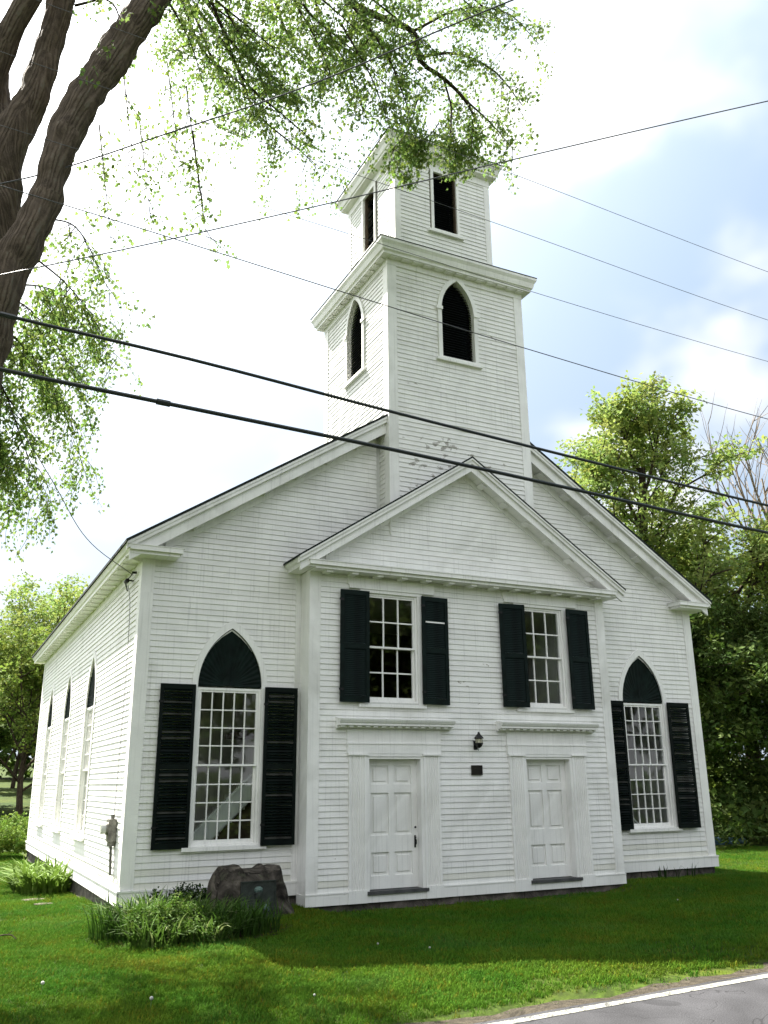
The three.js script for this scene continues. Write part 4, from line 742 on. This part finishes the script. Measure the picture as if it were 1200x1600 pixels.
  // the crooked branch that hangs in front of the tower
  branch([P(-4.6, 15.6, 2.9), P(-3.46, 13.85, 2.9), P(-2.75, 13.62, 3.0), P(-2.28, 13.60, 3.0), P(-2.18, 12.97, 3.05), P(-1.75, 12.81, 3.05), P(-1.39, 12.49, 3.1), P(-1.2, 12.2, 3.1)], 0.075, 0.02, 16, { from: 0.42, leaves: 26, len: 1.0, dy: -0.3 });
  branch([P(-2.2, 13.1, 3.0), P(-1.6, 13.25, 3.2), P(-0.9, 13.1, 3.3), P(-0.35, 12.6, 3.3)], 0.03, 0.008, 15, { leaves: 24, len: 1.0, dy: -0.3 });
  branch([P(-1.75, 12.81, 3.05), P(-1.65, 12.2, 3.1), P(-1.72, 11.6, 3.15), P(-1.8, 11.15, 3.2)], 0.02, 0.005, 9, { leaves: 22, len: 0.75 });
  branch([P(-1.39, 12.49, 3.1), P(-0.9, 12.2, 3.1), P(-0.5, 11.7, 3.2)], 0.02, 0.005, 9, { leaves: 24, len: 0.8 });
  branch([P(-2.28, 13.6, 3.0), P(-1.4, 14.3, 3.2), P(-0.5, 14.5, 3.3), P(0.1, 14.1, 3.3)], 0.025, 0.006, 12, { leaves: 22 });
  branch([P(-1.9, 11.8, 3.1), P(-2.2, 11.3, 3.3), P(-2.55, 10.95, 3.4)], 0.012, 0.004, 7, { leaves: 22, len: 0.6 });
  branch([P(-2.4, 11.9, 3.3), P(-2.6, 11.2, 3.3), P(-2.9, 10.75, 3.3)], 0.010, 0.003, 8, { leaves: 24, len: 0.5 });
  branch([P(-2.3, 11.6, 3.1), P(-2.5, 11.1, 3.0), P(-2.65, 10.7, 3.0)], 0.010, 0.003, 7, { leaves: 24, len: 0.45 });
  branch([P(-1.7, 11.7, 3.2), P(-1.75, 11.2, 3.3), P(-1.7, 10.95, 3.3)], 0.010, 0.003, 7, { leaves: 26, len: 0.5 });
  branch([P(-1.3, 12.0, 3.2), P(-1.4, 11.5, 3.3), P(-1.45, 11.2, 3.3)], 0.010, 0.003, 7, { leaves: 24, len: 0.5 });
  branch([P(-3.46, 13.85, 2.9), P(-3.2, 13.1, 3.2), P(-2.9, 12.3, 3.4), P(-2.6, 11.5, 3.4)], 0.03, 0.006, 14, { leaves: 26, len: 0.9 });
  // masses along the top edge of the picture
  for (const [x, y, z, tw] of [[-5.9, 12.3, 3.5, 10], [-5.3, 12.5, 2.6, 13], [-4.8, 12.9, 3.8, 14], [-4.2, 13.2, 3.0, 15], [-3.6, 13.4, 3.6, 15], [-3.0, 13.8, 2.6, 12], [-2.2, 14.6, 3.4, 12], [-1.4, 15.1, 3.0, 10], [-5.5, 12.9, 1.8, 12], [-4.9, 12.2, 2.2, 11], [-4.4, 12.6, 1.2, 13], [-3.9, 13.9, 1.6, 13], [-5.0, 13.6, 0.8, 13], [-3.3, 14.2, 1.8, 12], [-5.8, 13.2, 2.6, 10], [-4.6, 13.9, 3.3, 12]])
    branch([P(x - 1.1, y + 1.7, z), P(x - 0.5, y + 0.9, z + 0.1), P(x, y, z), P(x + 0.6, y - 0.55, z + 0.15), P(x + 1.1, y - 0.9, z + 0.2)], 0.035, 0.005, Math.round(tw * 1.25), { leaves: 34, from: 0.15, len: 1.5, dy: -0.15 });
  for (const [x, y, z, tw] of [[-5.0, 11.3, 3.1, 8], [-4.1, 11.7, 3.4, 10], [-3.4, 12.0, 2.9, 10], [-6.0, 11.2, 3.2, 6], [-3.3, 11.4, 3.5, 6]])
    branch([P(x - 0.5, y + 1.2, z), P(x, y + 0.4, z), P(x + 0.25, y - 0.5, z + 0.1)], 0.018, 0.004, tw, { leaves: 20, len: 0.9 });
  // thin hanging strands left of the tower
  for (const [x, y, z] of [[-6.1, 10.4, 3.0], [-5.85, 9.9, 3.2], [-5.7, 9.3, 3.1], [-6.4, 9.6, 2.8], [-6.7, 10.0, 3.1], [-6.9, 9.1, 2.9]])
    branch([P(x - 0.15, y + 0.9, z), P(x, y, z), P(x + 0.12, y - 0.8, z + 0.05)], 0.010, 0.003, 6, { leaves: 10, len: 0.55 });
  // left group under the fork, reaching back towards the church
  branch([P(-7.75, 7.75, 3.1), P(-7.06, 8.47, 1.2), P(-6.42, 8.89, -0.6), P(-5.96, 8.52, -1.2)], 0.014, 0.003, 18, { leaves: 27, len: 1.2, dy: -0.7, from: 0.3 });
  branch([P(-7.95, 7.3, 3.0), P(-7.3, 8.26, 1.4), P(-6.63, 8.62, 0.2), P(-6.08, 8.31, -0.5)], 0.014, 0.003, 18, { leaves: 27, len: 1.2, dy: -0.7, from: 0.3 });
  branch([P(-8.1, 6.9, 3.0), P(-7.42, 7.35, 1.0), P(-6.72, 7.22, -0.6), P(-6.32, 6.56, -1.4)], 0.014, 0.003, 21, { leaves: 27, len: 1.2, dy: -0.7, from: 0.3 });
  branch([P(-8.1, 6.4, 3.1), P(-7.71, 6.48, 1.5), P(-7.25, 6.06, 0.2), P(-6.8, 5.76, -0.8)], 0.014, 0.003, 18, { leaves: 27, len: 1.2, dy: -0.7, from: 0.3 });
  branch([P(-8.2, 6.0, 3.1), P(-7.87, 6.16, 1.2), P(-7.45, 5.92, -0.3)], 0.014, 0.003, 13, { leaves: 27, len: 1.2, dy: -0.7, from: 0.3 });
  branch([P(-8.1, 6.6, 3.1), P(-7.62, 7.77, 0.6), P(-6.95, 7.96, -1.6)], 0.014, 0.003, 16, { leaves: 27, len: 1.2, dy: -0.7, from: 0.3 });
  branch([P(-8.1, 7.1, 3.1), P(-7.53, 7.75, 1.6), P(-6.99, 7.65, 0.6), P(-6.56, 7.45, -0.4)], 0.014, 0.003, 18, { leaves: 27, len: 1.2, dy: -0.7, from: 0.3 });
  branch([P(-7.6, 8.2, 3.2), P(-7.12, 8.95, 2.0), P(-6.67, 9.18, 0.8), P(-6.35, 9.04, 0.2)], 0.014, 0.003, 12, { leaves: 27, len: 1.2, dy: -0.7, from: 0.3 });
  // the side of the crown that shades the lawn, left of the picture
  for (const [x, y, z] of [[-8.4, 7.2, 0.7], [-8.1, 8.2, 0.2], [-8.9, 8.0, 0.9], [-9.3, 7.0, 0.4], [-8.6, 9.2, -0.4], [-9.8, 8.6, 0.6], [-8.2, 6.4, 1.2], [-10.2, 7.4, 1.6]])
    branch([P(-8.5, 6.4, 2.4), P((x - 8.5) / 2, y - 0.2, (z + 2.4) / 2), P(x, y, z), P(x + 0.3, y - 0.6, z - 0.6)], 0.06, 0.008, 14, { leaves: 34, len: 1.5, from: 0.5, dy: 0 });
  branch([P(-7.5, 12.2, 2.5), P(-7.1, 12.2, 2.8), P(-6.9, 11.6, 3.0), P(-6.9, 10.9, 3.0)], 0.02, 0.004, 6, { leaves: 10, len: 0.6 });
  mesh('branches', br, M.barkDark, T);
  leaves('crown', LOBED, M.leafNear, T, tips, 0.060, 0.3, 1.2);
  // twig sprouts on the limb itself
  const sp = []; for (const [x, y, z] of [[-7.15, 10.6, 3.55], [-7.0, 11.2, 3.55], [-7.3, 10.1, 3.58], [-7.75, 8.15, 3.2]]) for (let i = 0; i < 16; i++) sp.push(P(x + rr(-0.13, 0.13), y + rr(-0.16, 0.16), z + rr(0, 0.12)));
  leaves('sprouts', LOBED, M.leafNear, T, sp, 0.075, 0.25, 1.2).userData.kind = 'stuff';
}

// ------------------------------------------------------------------ lawn grass, plants
function tuft(blades, h, w, lean) {
  const pos = [];
  for (let i = 0; i < blades; i++) {
    const a = rr(0, 6.28), l = rr(0.3, 1) * lean, H = h * rr(0.6, 1), x = rr(-0.03, 0.03), z = rr(-0.03, 0.03), c = Math.cos(a), s = Math.sin(a), ww = w * rr(0.7, 1.2);
    const a0 = [x - s * ww, 0, z + c * ww], b0 = [x + s * ww, 0, z - c * ww], m1 = [x - s * ww * 0.7 + c * l * H * 0.35, H * 0.62, z + c * ww * 0.7 + s * l * H * 0.35], m2 = [x + s * ww * 0.7 + c * l * H * 0.35, H * 0.62, z - c * ww * 0.7 + s * l * H * 0.35], t = [x + c * l * H, H, z + s * l * H];
    pos.push(...a0, ...b0, ...m1, ...b0, ...m2, ...m1, ...m1, ...m2, ...t);
  }
  const g = new THREE.BufferGeometry(); g.setAttribute('position', new THREE.Float32BufferAttribute(pos, 3)); g.computeVertexNormals(); return g;
}
{
  seed = 99; const geos = [tuft(8, 0.042, 0.0032, 0.9), tuft(7, 0.056, 0.003, 0.8)];
  const G = new THREE.Group(); G.name = numbered('grass'); scene.add(G); tag(G, 'short green grass blades of the church lawn', 'grass', null, 'stuff');
  const mat = leafMat(0.058, 0.132, 0.012, 0.22); mat.specularIntensity = 0.06; mat.roughness = 0.9;
  const lists = [[], []];
  const inside = (x, z) => (x > -W - 0.03 && x < W + 0.05 && z < 0.06) || (x > -VW && x < VW && z < VD + 0.06);
  for (let i = 0; i < 250000; i++) {
    const far = rnd() < 0.22; let x, z;
    if (far) { x = rr(-9, -5.4); z = rr(-16, 2); } else if (rnd() < 0.18) { x = rr(5, 13); z = rr(-6, 3); } else { x = rr(-9, 7); z = rr(-0.3, 6.2); }
    if (inside(x, z)) continue; const e = z - (ROADZ(x) - 0.42); const lim = -0.16 + 0.22 * fnz(x, 3, 1, 0.8) + 0.1 * fnz(x, 5, 1, 3); if (e > lim + (rnd() < 0.15 ? rr(0, 0.28) : 0)) continue; if (e > lim - 0.45 && rnd() < 0.55 * sstep(-0.1, 0.35, fnz(x, z, 6, 1.6))) continue;
    if (fnz(x, z, 8, 0.5) < -0.5 && rnd() < 0.5) continue; if (z < VD + 0.4 && Math.abs(x) < VW + 0.2 && z > 0 && rnd() < 0.75) continue;
    lists[rnd() < 0.6 ? 0 : 1].push([x, z]);
  }
  lists.forEach((l, k) => {
    const im = new THREE.InstancedMesh(geos[k], mat, l.length); im.name = 'grass_blades'; im.receiveShadow = im.castShadow = true;
    l.forEach(([x, z], i) => { quat.setFromEuler(eul.set(rr(-0.15, 0.15), rr(0, 6.28), rr(-0.15, 0.15))); const s = rr(0.7, 1.25) * (1 + 0.25 * fnz(x, z, 3, 0.9)); mtx.compose(V(x, gy(x, z) - 0.004, z), quat, V(s, s, s)); im.setMatrixAt(i, mtx); const q = fnz(x, z, 1, 0.6) + 0.5 * fnz(x, z, 4, 2.2), w = fnz(x, z, 7, 1.3) + 0.6 * fnz(x, z, 9, 3.7), y = 1 + 0.22 * q + rr(-0.2, 0.2); col.setRGB(y * (1 + 0.35 * q + 0.35 * Math.max(0, w) + (rnd() < 0.09 ? 1.0 : 0)), y * (1 - 0.1 * Math.max(0, w)), y * (0.9 + 0.8 * Math.max(0, -w))); im.setColorAt(i, col); });
    G.add(im);
  });
}
const bladeMat = leafMat(0.038, 0.085, 0.012, 0.35), herbMat = leafMat(0.070, 0.130, 0.022, 0.4), hostaMat = leafMat(0.11, 0.18, 0.028, 0.4), shrubMat = leafMat(0.020, 0.042, 0.010, 0.35), paleMat = leafMat(0.16, 0.20, 0.07, 0.4);
function sword(h, w, lean, a, x, z, arr) {                                   // sword leaf: four quads, arching
  const c = Math.cos(a), s = Math.sin(a), n = 5, P = [];
  for (let i = 0; i <= n; i++) { const t = i / n, o = lean * t * t * h, y = h * t * (1 - 0.35 * lean * t * t), ww = w * (1 - Math.pow(t, 2.2)) * (0.7 + 0.3 * Math.min(1, t * 4)); P.push([x + c * o - s * ww, y, z + s * o + c * ww], [x + c * o + s * ww, y, z + s * o - c * ww]); }
  for (let i = 0; i < n; i++) { const [p, q, r, u] = [P[2 * i], P[2 * i + 1], P[2 * i + 2], P[2 * i + 3]]; arr.push(...p, ...q, ...r, ...q, ...u, ...r); }
}
const fromPos = (a) => { const g = new THREE.BufferGeometry(); g.setAttribute('position', new THREE.Float32BufferAttribute(a, 3)); g.computeVertexNormals(); return g; };
const plain = new Map(), noVC = (m) => { if (!plain.has(m)) { const c = m.clone(); c.vertexColors = false; plain.set(m, c); } return plain.get(m); };
function swordClump(name, label, cat, x, z, R, n, h, w, lean, mat, flower) {
  const T = thing(name, label, cat, [x, gy(x, z) - 0.02, z]), a = [], b = [];
  for (let i = 0; i < n; i++) { const r = R * Math.sqrt(rnd()), q = rr(0, 6.28), px = Math.cos(q) * r, pz = Math.sin(q) * r * 0.8; sword(h * rr(0.55, 1.05), w * rr(0.7, 1.2), lean * rr(0.2, 1.3), rnd() < 0.6 ? q + rr(-0.7, 0.7) : rr(0, 6.28), px, pz, rnd() < 0.12 && flower ? b : a); }
  mesh('leaves', fromPos(a), noVC(mat), T); if (b.length) mesh('pale_leaves', fromPos(b), noVC(flower), T);
  return T;
}
function herb(name, label, cat, x, z, R, h, n, mat, size, pale) {
  const T = thing(name, label, cat, [x, gy(x, z), z]), L = [], st = [], P = [];
  for (let i = 0; i < n; i++) { const r = R * Math.sqrt(rnd()), q = rr(0, 6.28), H = h * rr(0.6, 1) * (1 - 0.45 * (r / R) ** 2), p = V(Math.cos(q) * r, 0, Math.sin(q) * r * 0.8), e = p.clone().multiplyScalar(1.25).setY(H); if (i % 3 === 0) st.push(tube([p.clone().multiplyScalar(0.7), e], 0.005, 0.003, 4)); for (let k = 0; k < 5; k++) L.push(p.clone().lerp(e, rr(0.35, 1.05)).add(V(rr(-0.05, 0.05), rr(-0.04, 0.04), rr(-0.05, 0.05)))); if (pale && rnd() < 0.16) P.push(e.clone().add(V(0, 0.03, 0))); }
  mesh('stems', st, noVC(mat), T); leaves('foliage', SPRAY, mat, T, L, size, 0.3); if (P.length) leaves('pale_tips', SPRAY, paleMat, T, P, size * 0.7, 0.2);
  return T;
}
seed = 2024;
{
  const pos = [], n = 40; for (let i = 0; i < n; i++) { const e = (k) => { const a = k % n / n * 6.283, q = 1 + 0.14 * perlin.noise(Math.cos(a) * 2, Math.sin(a) * 2, 3); const x = -4.85 + Math.cos(a) * 1.28 * q, z = 1.35 + Math.sin(a) * 0.82 * q; return [x, gy(x, z) + 0.014, z]; }; pos.push(-4.85, gy(-4.85, 1.35) + 0.05, 1.35, ...e(i + 1), ...e(i)); }
  tag(mesh('bed_soil', muv(fromPos(pos)), matte(lin(0.06, 0.048, 0.036), 0.95, { map: gravelMap, bumpMap: gravelMap, bumpScale: 0.02 }), scene), 'dark soil of the flower bed under the plants', 'soil', null, 'structure');
}
swordClump('iris_clump', 'upright dark iris clump at the left end of the flower bed', 'iris', -5.72, 1.35, 0.38, 150, 0.54, 0.016, 0.75, bladeMat);
herb('herb_clump', 'bushy feathery green plant second from the left in the flower bed', 'perennial', -5.38, 1.7, 0.30, 0.44, 120, herbMat, 0.06);
swordClump('daylily_clump', 'pale tipped arching leaves at the back of the flower bed by the church corner', 'perennial', -5.25, 1.05, 0.45, 230, 0.58, 0.017, 1.0, herbMat, paleMat);
swordClump('daylily_clump', 'pale tipped arching leaves in the middle of the flower bed', 'perennial', -4.85, 1.4, 0.45, 230, 0.56, 0.017, 1.0, herbMat, paleMat);
herb('herb_clump', 'low feathery plant at the front middle edge of the flower bed', 'perennial', -4.95, 2.0, 0.30, 0.30, 80, herbMat, 0.05);
herb('herb_clump', 'small pale leafy plant at the front of the bed, left of the broad iris clump', 'perennial', -5.05, 1.6, 0.30, 0.48, 120, herbMat, 0.06, true);
swordClump('iris_clump', 'broad iris clump growing left in front of the boulder', 'iris', -4.5, 1.75, 0.40, 170, 0.56, 0.017, 0.7, bladeMat);
swordClump('iris_clump', 'dark iris clump at the right end of the bed before the bronze plaque', 'iris', -4.1, 1.65, 0.30, 80, 0.46, 0.015, 0.6, bladeMat);
swordClump('daylily_clump', 'loose pale green blades at the front left of the bed beside the left iris clump', 'perennial', -5.4, 1.9, 0.34, 130, 0.50, 0.015, 1.0, herbMat, paleMat);
swordClump('daylily_clump', 'loose pale green blades at the front of the bed left of the broad iris clump', 'perennial', -4.8, 1.95, 0.32, 130, 0.46, 0.015, 1.0, herbMat, paleMat);
herb('garden_shrub', 'dark low shrub against the front wall left of the boulder', 'shrub', -4.75, 0.42, 0.40, 0.42, 120, shrubMat, 0.065);
swordClump('hosta_clump', 'arching pale green clump of leaves beside the left side wall', 'plant', -5.95, -4.7, 0.5, 190, 0.74, 0.034, 1.1, hostaMat);
swordClump('hosta_clump', 'second arching leaf clump along the left side wall, farther back', 'plant', -5.95, -6.1, 0.45, 150, 0.66, 0.032, 1.1, hostaMat);
swordClump('fern_tuft', 'small tuft of leaf blades at the foot of the right front wall', 'plant', 4.1, 0.16, 0.28, 14, 0.34, 0.014, 0.5, shrubMat);
swordClump('fern_tuft', 'single tuft of blades nearer the right corner of the front wall', 'plant', 4.75, 0.16, 0.16, 7, 0.36, 0.014, 0.4, shrubMat);
herb('meadow_shrub', 'low weedy shrub by the rear left corner of the church', 'shrub', -6.05, -13.4, 0.6, 0.9, 120, hostaMat, 0.13);
herb('meadow_shrub', 'dark rounded shrub at the left edge behind the church', 'shrub', -6.5, -16.5, 0.7, 1.0, 130, shrubMat, 0.16);
herb('meadow_shrub', 'tall pale weeds in the meadow beyond the rear corner', 'weeds', -5.3, -18.5, 0.9, 1.1, 150, hostaMat, 0.15);
{
  // boulder with its bronze plaque
  seed = 31337;
  const T = thing('memorial_boulder', 'rough dark memorial boulder with a notched top in the flower bed', 'boulder', [-3.9, -0.32, 0.72]);
  const out = [[-0.62, 0], [0.60, 0], [0.57, 0.25], [0.53, 0.42], [0.46, 0.62], [0.42, 0.80], [0.30, 0.82], [0.20, 0.81], [0.16, 0.84], [0.08, 0.785], [-0.16, 0.775], [-0.20, 0.84], [-0.30, 0.83], [-0.42, 0.82], [-0.50, 0.72], [-0.56, 0.6], [-0.60, 0.35]];
  const sh = new THREE.Shape(out.map((p) => new THREE.Vector2(p[0], p[1])));
  let g = new THREE.ExtrudeGeometry(sh, { depth: 0.22, bevelEnabled: true, bevelThickness: 0.10, bevelSize: 0.10, bevelOffset: -0.09, bevelSegments: 4, steps: 6, curveSegments: 8 });
  // finer skin from spherified subdivision of the outline, then roughened
  const pos = []; const nU = 64, nV = 26;
  const edge = (u) => { const k = u * out.length, i = Math.floor(k) % out.length, a = out[i], b = out[(i + 1) % out.length], t = k - Math.floor(k); return [lerp(a[0], b[0], t), lerp(a[1], b[1], t)]; };
  const pt = (i, j) => { const [x, y] = edge((i % nU) / nU), t = j / nV, f = Math.sin(Math.PI * Math.min(1, Math.max(0, t))), s = t <= 0 || t >= 1 ? 0 : Math.pow(f, 0.17), cy = 0.36, z = lerp(-0.2, 0.2, sstep(0.0, 1, t)) + (t - 0.5) * 0.12; let X = x * s, Y = cy + (y - cy) * s, Z = z; const q = 0.045 * fbm(X * 4 + 3, Y * 4, Z * 4, 4, 0.6) + 0.05 * perlin.noise(X * 2.2, Y * 2.2 + 5, Z * 2.2); return [X * (1 + q), Y + q * 0.4, Z + q * 1.2 + 0.10 * (0.4 - Y)]; };
  for (let j = 0; j < nV; j++) for (let i = 0; i < nU; i++) { const a = pt(i, j), b = pt(i + 1, j), c = pt(i + 1, j + 1), d = pt(i, j + 1); pos.push(...a, ...b, ...c, ...a, ...c, ...d); }
  g = fromPos(pos); g = muv(toCreasedNormals(g, 0.55));
  const rockMap = dataTex(512, (u, v) => { const m = tn(u, v, 8, 5, 5), l = sstep(0.2, 0.4, tn(u, v, 16, 11, 4)), k = 0.62 + 0.7 * m; return [lerp(k, 0.75, l * 0.5), lerp(k * 0.95, 0.78, l * 0.5), lerp(k * 0.9, 0.66, l * 0.5)]; });
  mesh('stone', g, matte(lin(0.15, 0.146, 0.136), 0.97, { map: rockMap, bumpMap: stoneBump, bumpScale: 0.03 }), T);
  const bz = std(lin(0.045, 0.062, 0.056), 0.55, { metalness: 0.35, map: stoneMap }), bz2 = std(lin(0.16, 0.27, 0.25), 0.6, { metalness: 0.2, map: stoneMap });
  const PL = new THREE.Group(); PL.name = 'bronze_plaque'; T.add(PL); PL.position.set(0.03, 0.40, 0.30); PL.rotation.x = -0.08; PL.rotation.y = -0.04; PL.scale.set(0.86, 0.92, 1);
  mesh('plate', bx(-0.27, 0.27, -0.26, 0.25, -0.06, 0.0), bz, PL);
  mesh('rim', [bx(-0.285, 0.285, 0.2502, 0.268, -0.06, 0.014), bx(-0.285, 0.285, -0.278, -0.2602, -0.06, 0.014), bx(-0.285, -0.2702, -0.26, 0.25, -0.06, 0.014), bx(0.2702, 0.285, -0.26, 0.25, -0.06, 0.014)], bz, PL);
  const dome = new THREE.SphereGeometry(1, 20, 12); dome.scale(0.07, 0.05, 0.035); dome.translate(0, 0.145, 0.0);
  const face = new THREE.SphereGeometry(1, 20, 14); face.scale(0.06, 0.10, 0.03); face.translate(0, 0.07, 0.0);
  mesh('relief', dome, bz2, PL); mesh('relief', [face, bx(-0.07, 0.07, 0.092, 0.104, 0.0, 0.03)], bz, PL);
  const lf = new THREE.SphereGeometry(1, 12, 8); lf.scale(0.06, 0.045, 0.012); lf.rotateZ(-0.5); lf.translate(0.13, -0.1, 0.004); mesh('relief', lf, bz2, PL);
}
{
  // flat stones along the side bed, twig, dandelions, tarp
  seed = 88;
  const slab = (r) => { const g = new THREE.CylinderGeometry(r, r * 1.05, 0.06, 9, 1), p = g.attributes.position; for (let i = 0; i < p.count; i++) { const q = 1 + 0.22 * perlin.noise(p.getX(i) * 5, 2, p.getZ(i) * 5 + r * 9); p.setX(i, p.getX(i) * q * 1.3); p.setZ(i, p.getZ(i) * q); } return muv(toCreasedNormals(g, 0.5)); };
  [[-6.22, -2.3, 0.11, 'small flat stone in the grass nearest the front along the side bed'], [-6.25, -3.4, 0.15, 'larger flat stone in the grass beside the arching leaf clump']].forEach(([x, z, r, label]) => { const m = mesh('flat_stone', slab(r), matte(lin(0.13, 0.12, 0.10), 0.95, { map: stoneMap }), scene); m.position.set(x, gy(x, z) + 0.005, z); tag(m, label, 'stone'); });
  const tw = mesh('fallen_twig', [tube([V(-0.5, 0.05, 0.05), V(-0.15, 0.06, 0), V(0.1, 0.075, -0.02), V(0.16, 0.03, 0.03)], 0.012, 0.006, 5, 3), tube([V(0.05, 0.07, -0.02), V(0.12, 0.11, -0.06)], 0.006, 0.003, 4)], M.bark, scene); tw.position.set(-7.02, gy(-7, 0.9) + 0.02, 0.9); tag(tw, 'fallen crooked twig lying on the sunny lawn at the left edge', 'twig');
  const puff = new THREE.IcosahedronGeometry(0.02, 1), stem = tube([V(0, 0, 0), V(0.004, 0.1, 0.003)], 0.003, 0.003, 4), pm = matte(lin(0.36, 0.36, 0.33), 0.95), sm = std(lin(0.12, 0.18, 0.05), 0.8);
  [[-6.09, 4.79, 'white dandelion seed head in the shaded lawn at the bottom edge'], [-6.86, 3.75, 'white dandelion seed head at the left of the lawn'], [-4.75, 5.2, 'dandelion head in the lawn near the road, left of centre'], [-3.18, 3.25, 'dandelion head in the dark lawn before the left door'], [-2.76, 3.72, 'dandelion head in the dark lawn right of centre'], [2.4, 2.2, 'dandelion head in the dark lawn before the right wall']].forEach(([x, z, label], i) => { const d = thing('dandelion', label, 'dandelion', [x, gy(x, z), z]); mesh('stem', stem, sm, d); const p = mesh('seed_head', puff, pm, d); p.position.set(0.004, 0.11, 0.003); d.scale.setScalar(i < 2 ? 0.85 : 0.55); });
  const tp = new THREE.SphereGeometry(1, 28, 14, 0, Math.PI * 2, 0, Math.PI / 2), p = tp.attributes.position; for (let i = 0; i < p.count; i++) { const q = 1 + 0.35 * perlin.noise(p.getX(i) * 2.3 + 4, p.getY(i) * 2, p.getZ(i) * 2.3); p.setXYZ(i, p.getX(i) * 0.75 * q, p.getY(i) * 0.22 * q, p.getZ(i) * 0.4 * q); } tp.computeVertexNormals();
  const tm = mesh('blue_tarp', tp, matte(lin(0.045, 0.085, 0.12), 0.7), scene); tm.position.set(13.4, gy(13.4, -7.2) - 0.02, -7.2); tag(tm, 'crumpled blue tarp on the ground under the dark trees right of the church', 'tarp');
}
scene.traverse((o) => { if (o.isMesh && o.material.transmission > 0.9) o.castShadow = false; });
renderer.render(scene, camera);
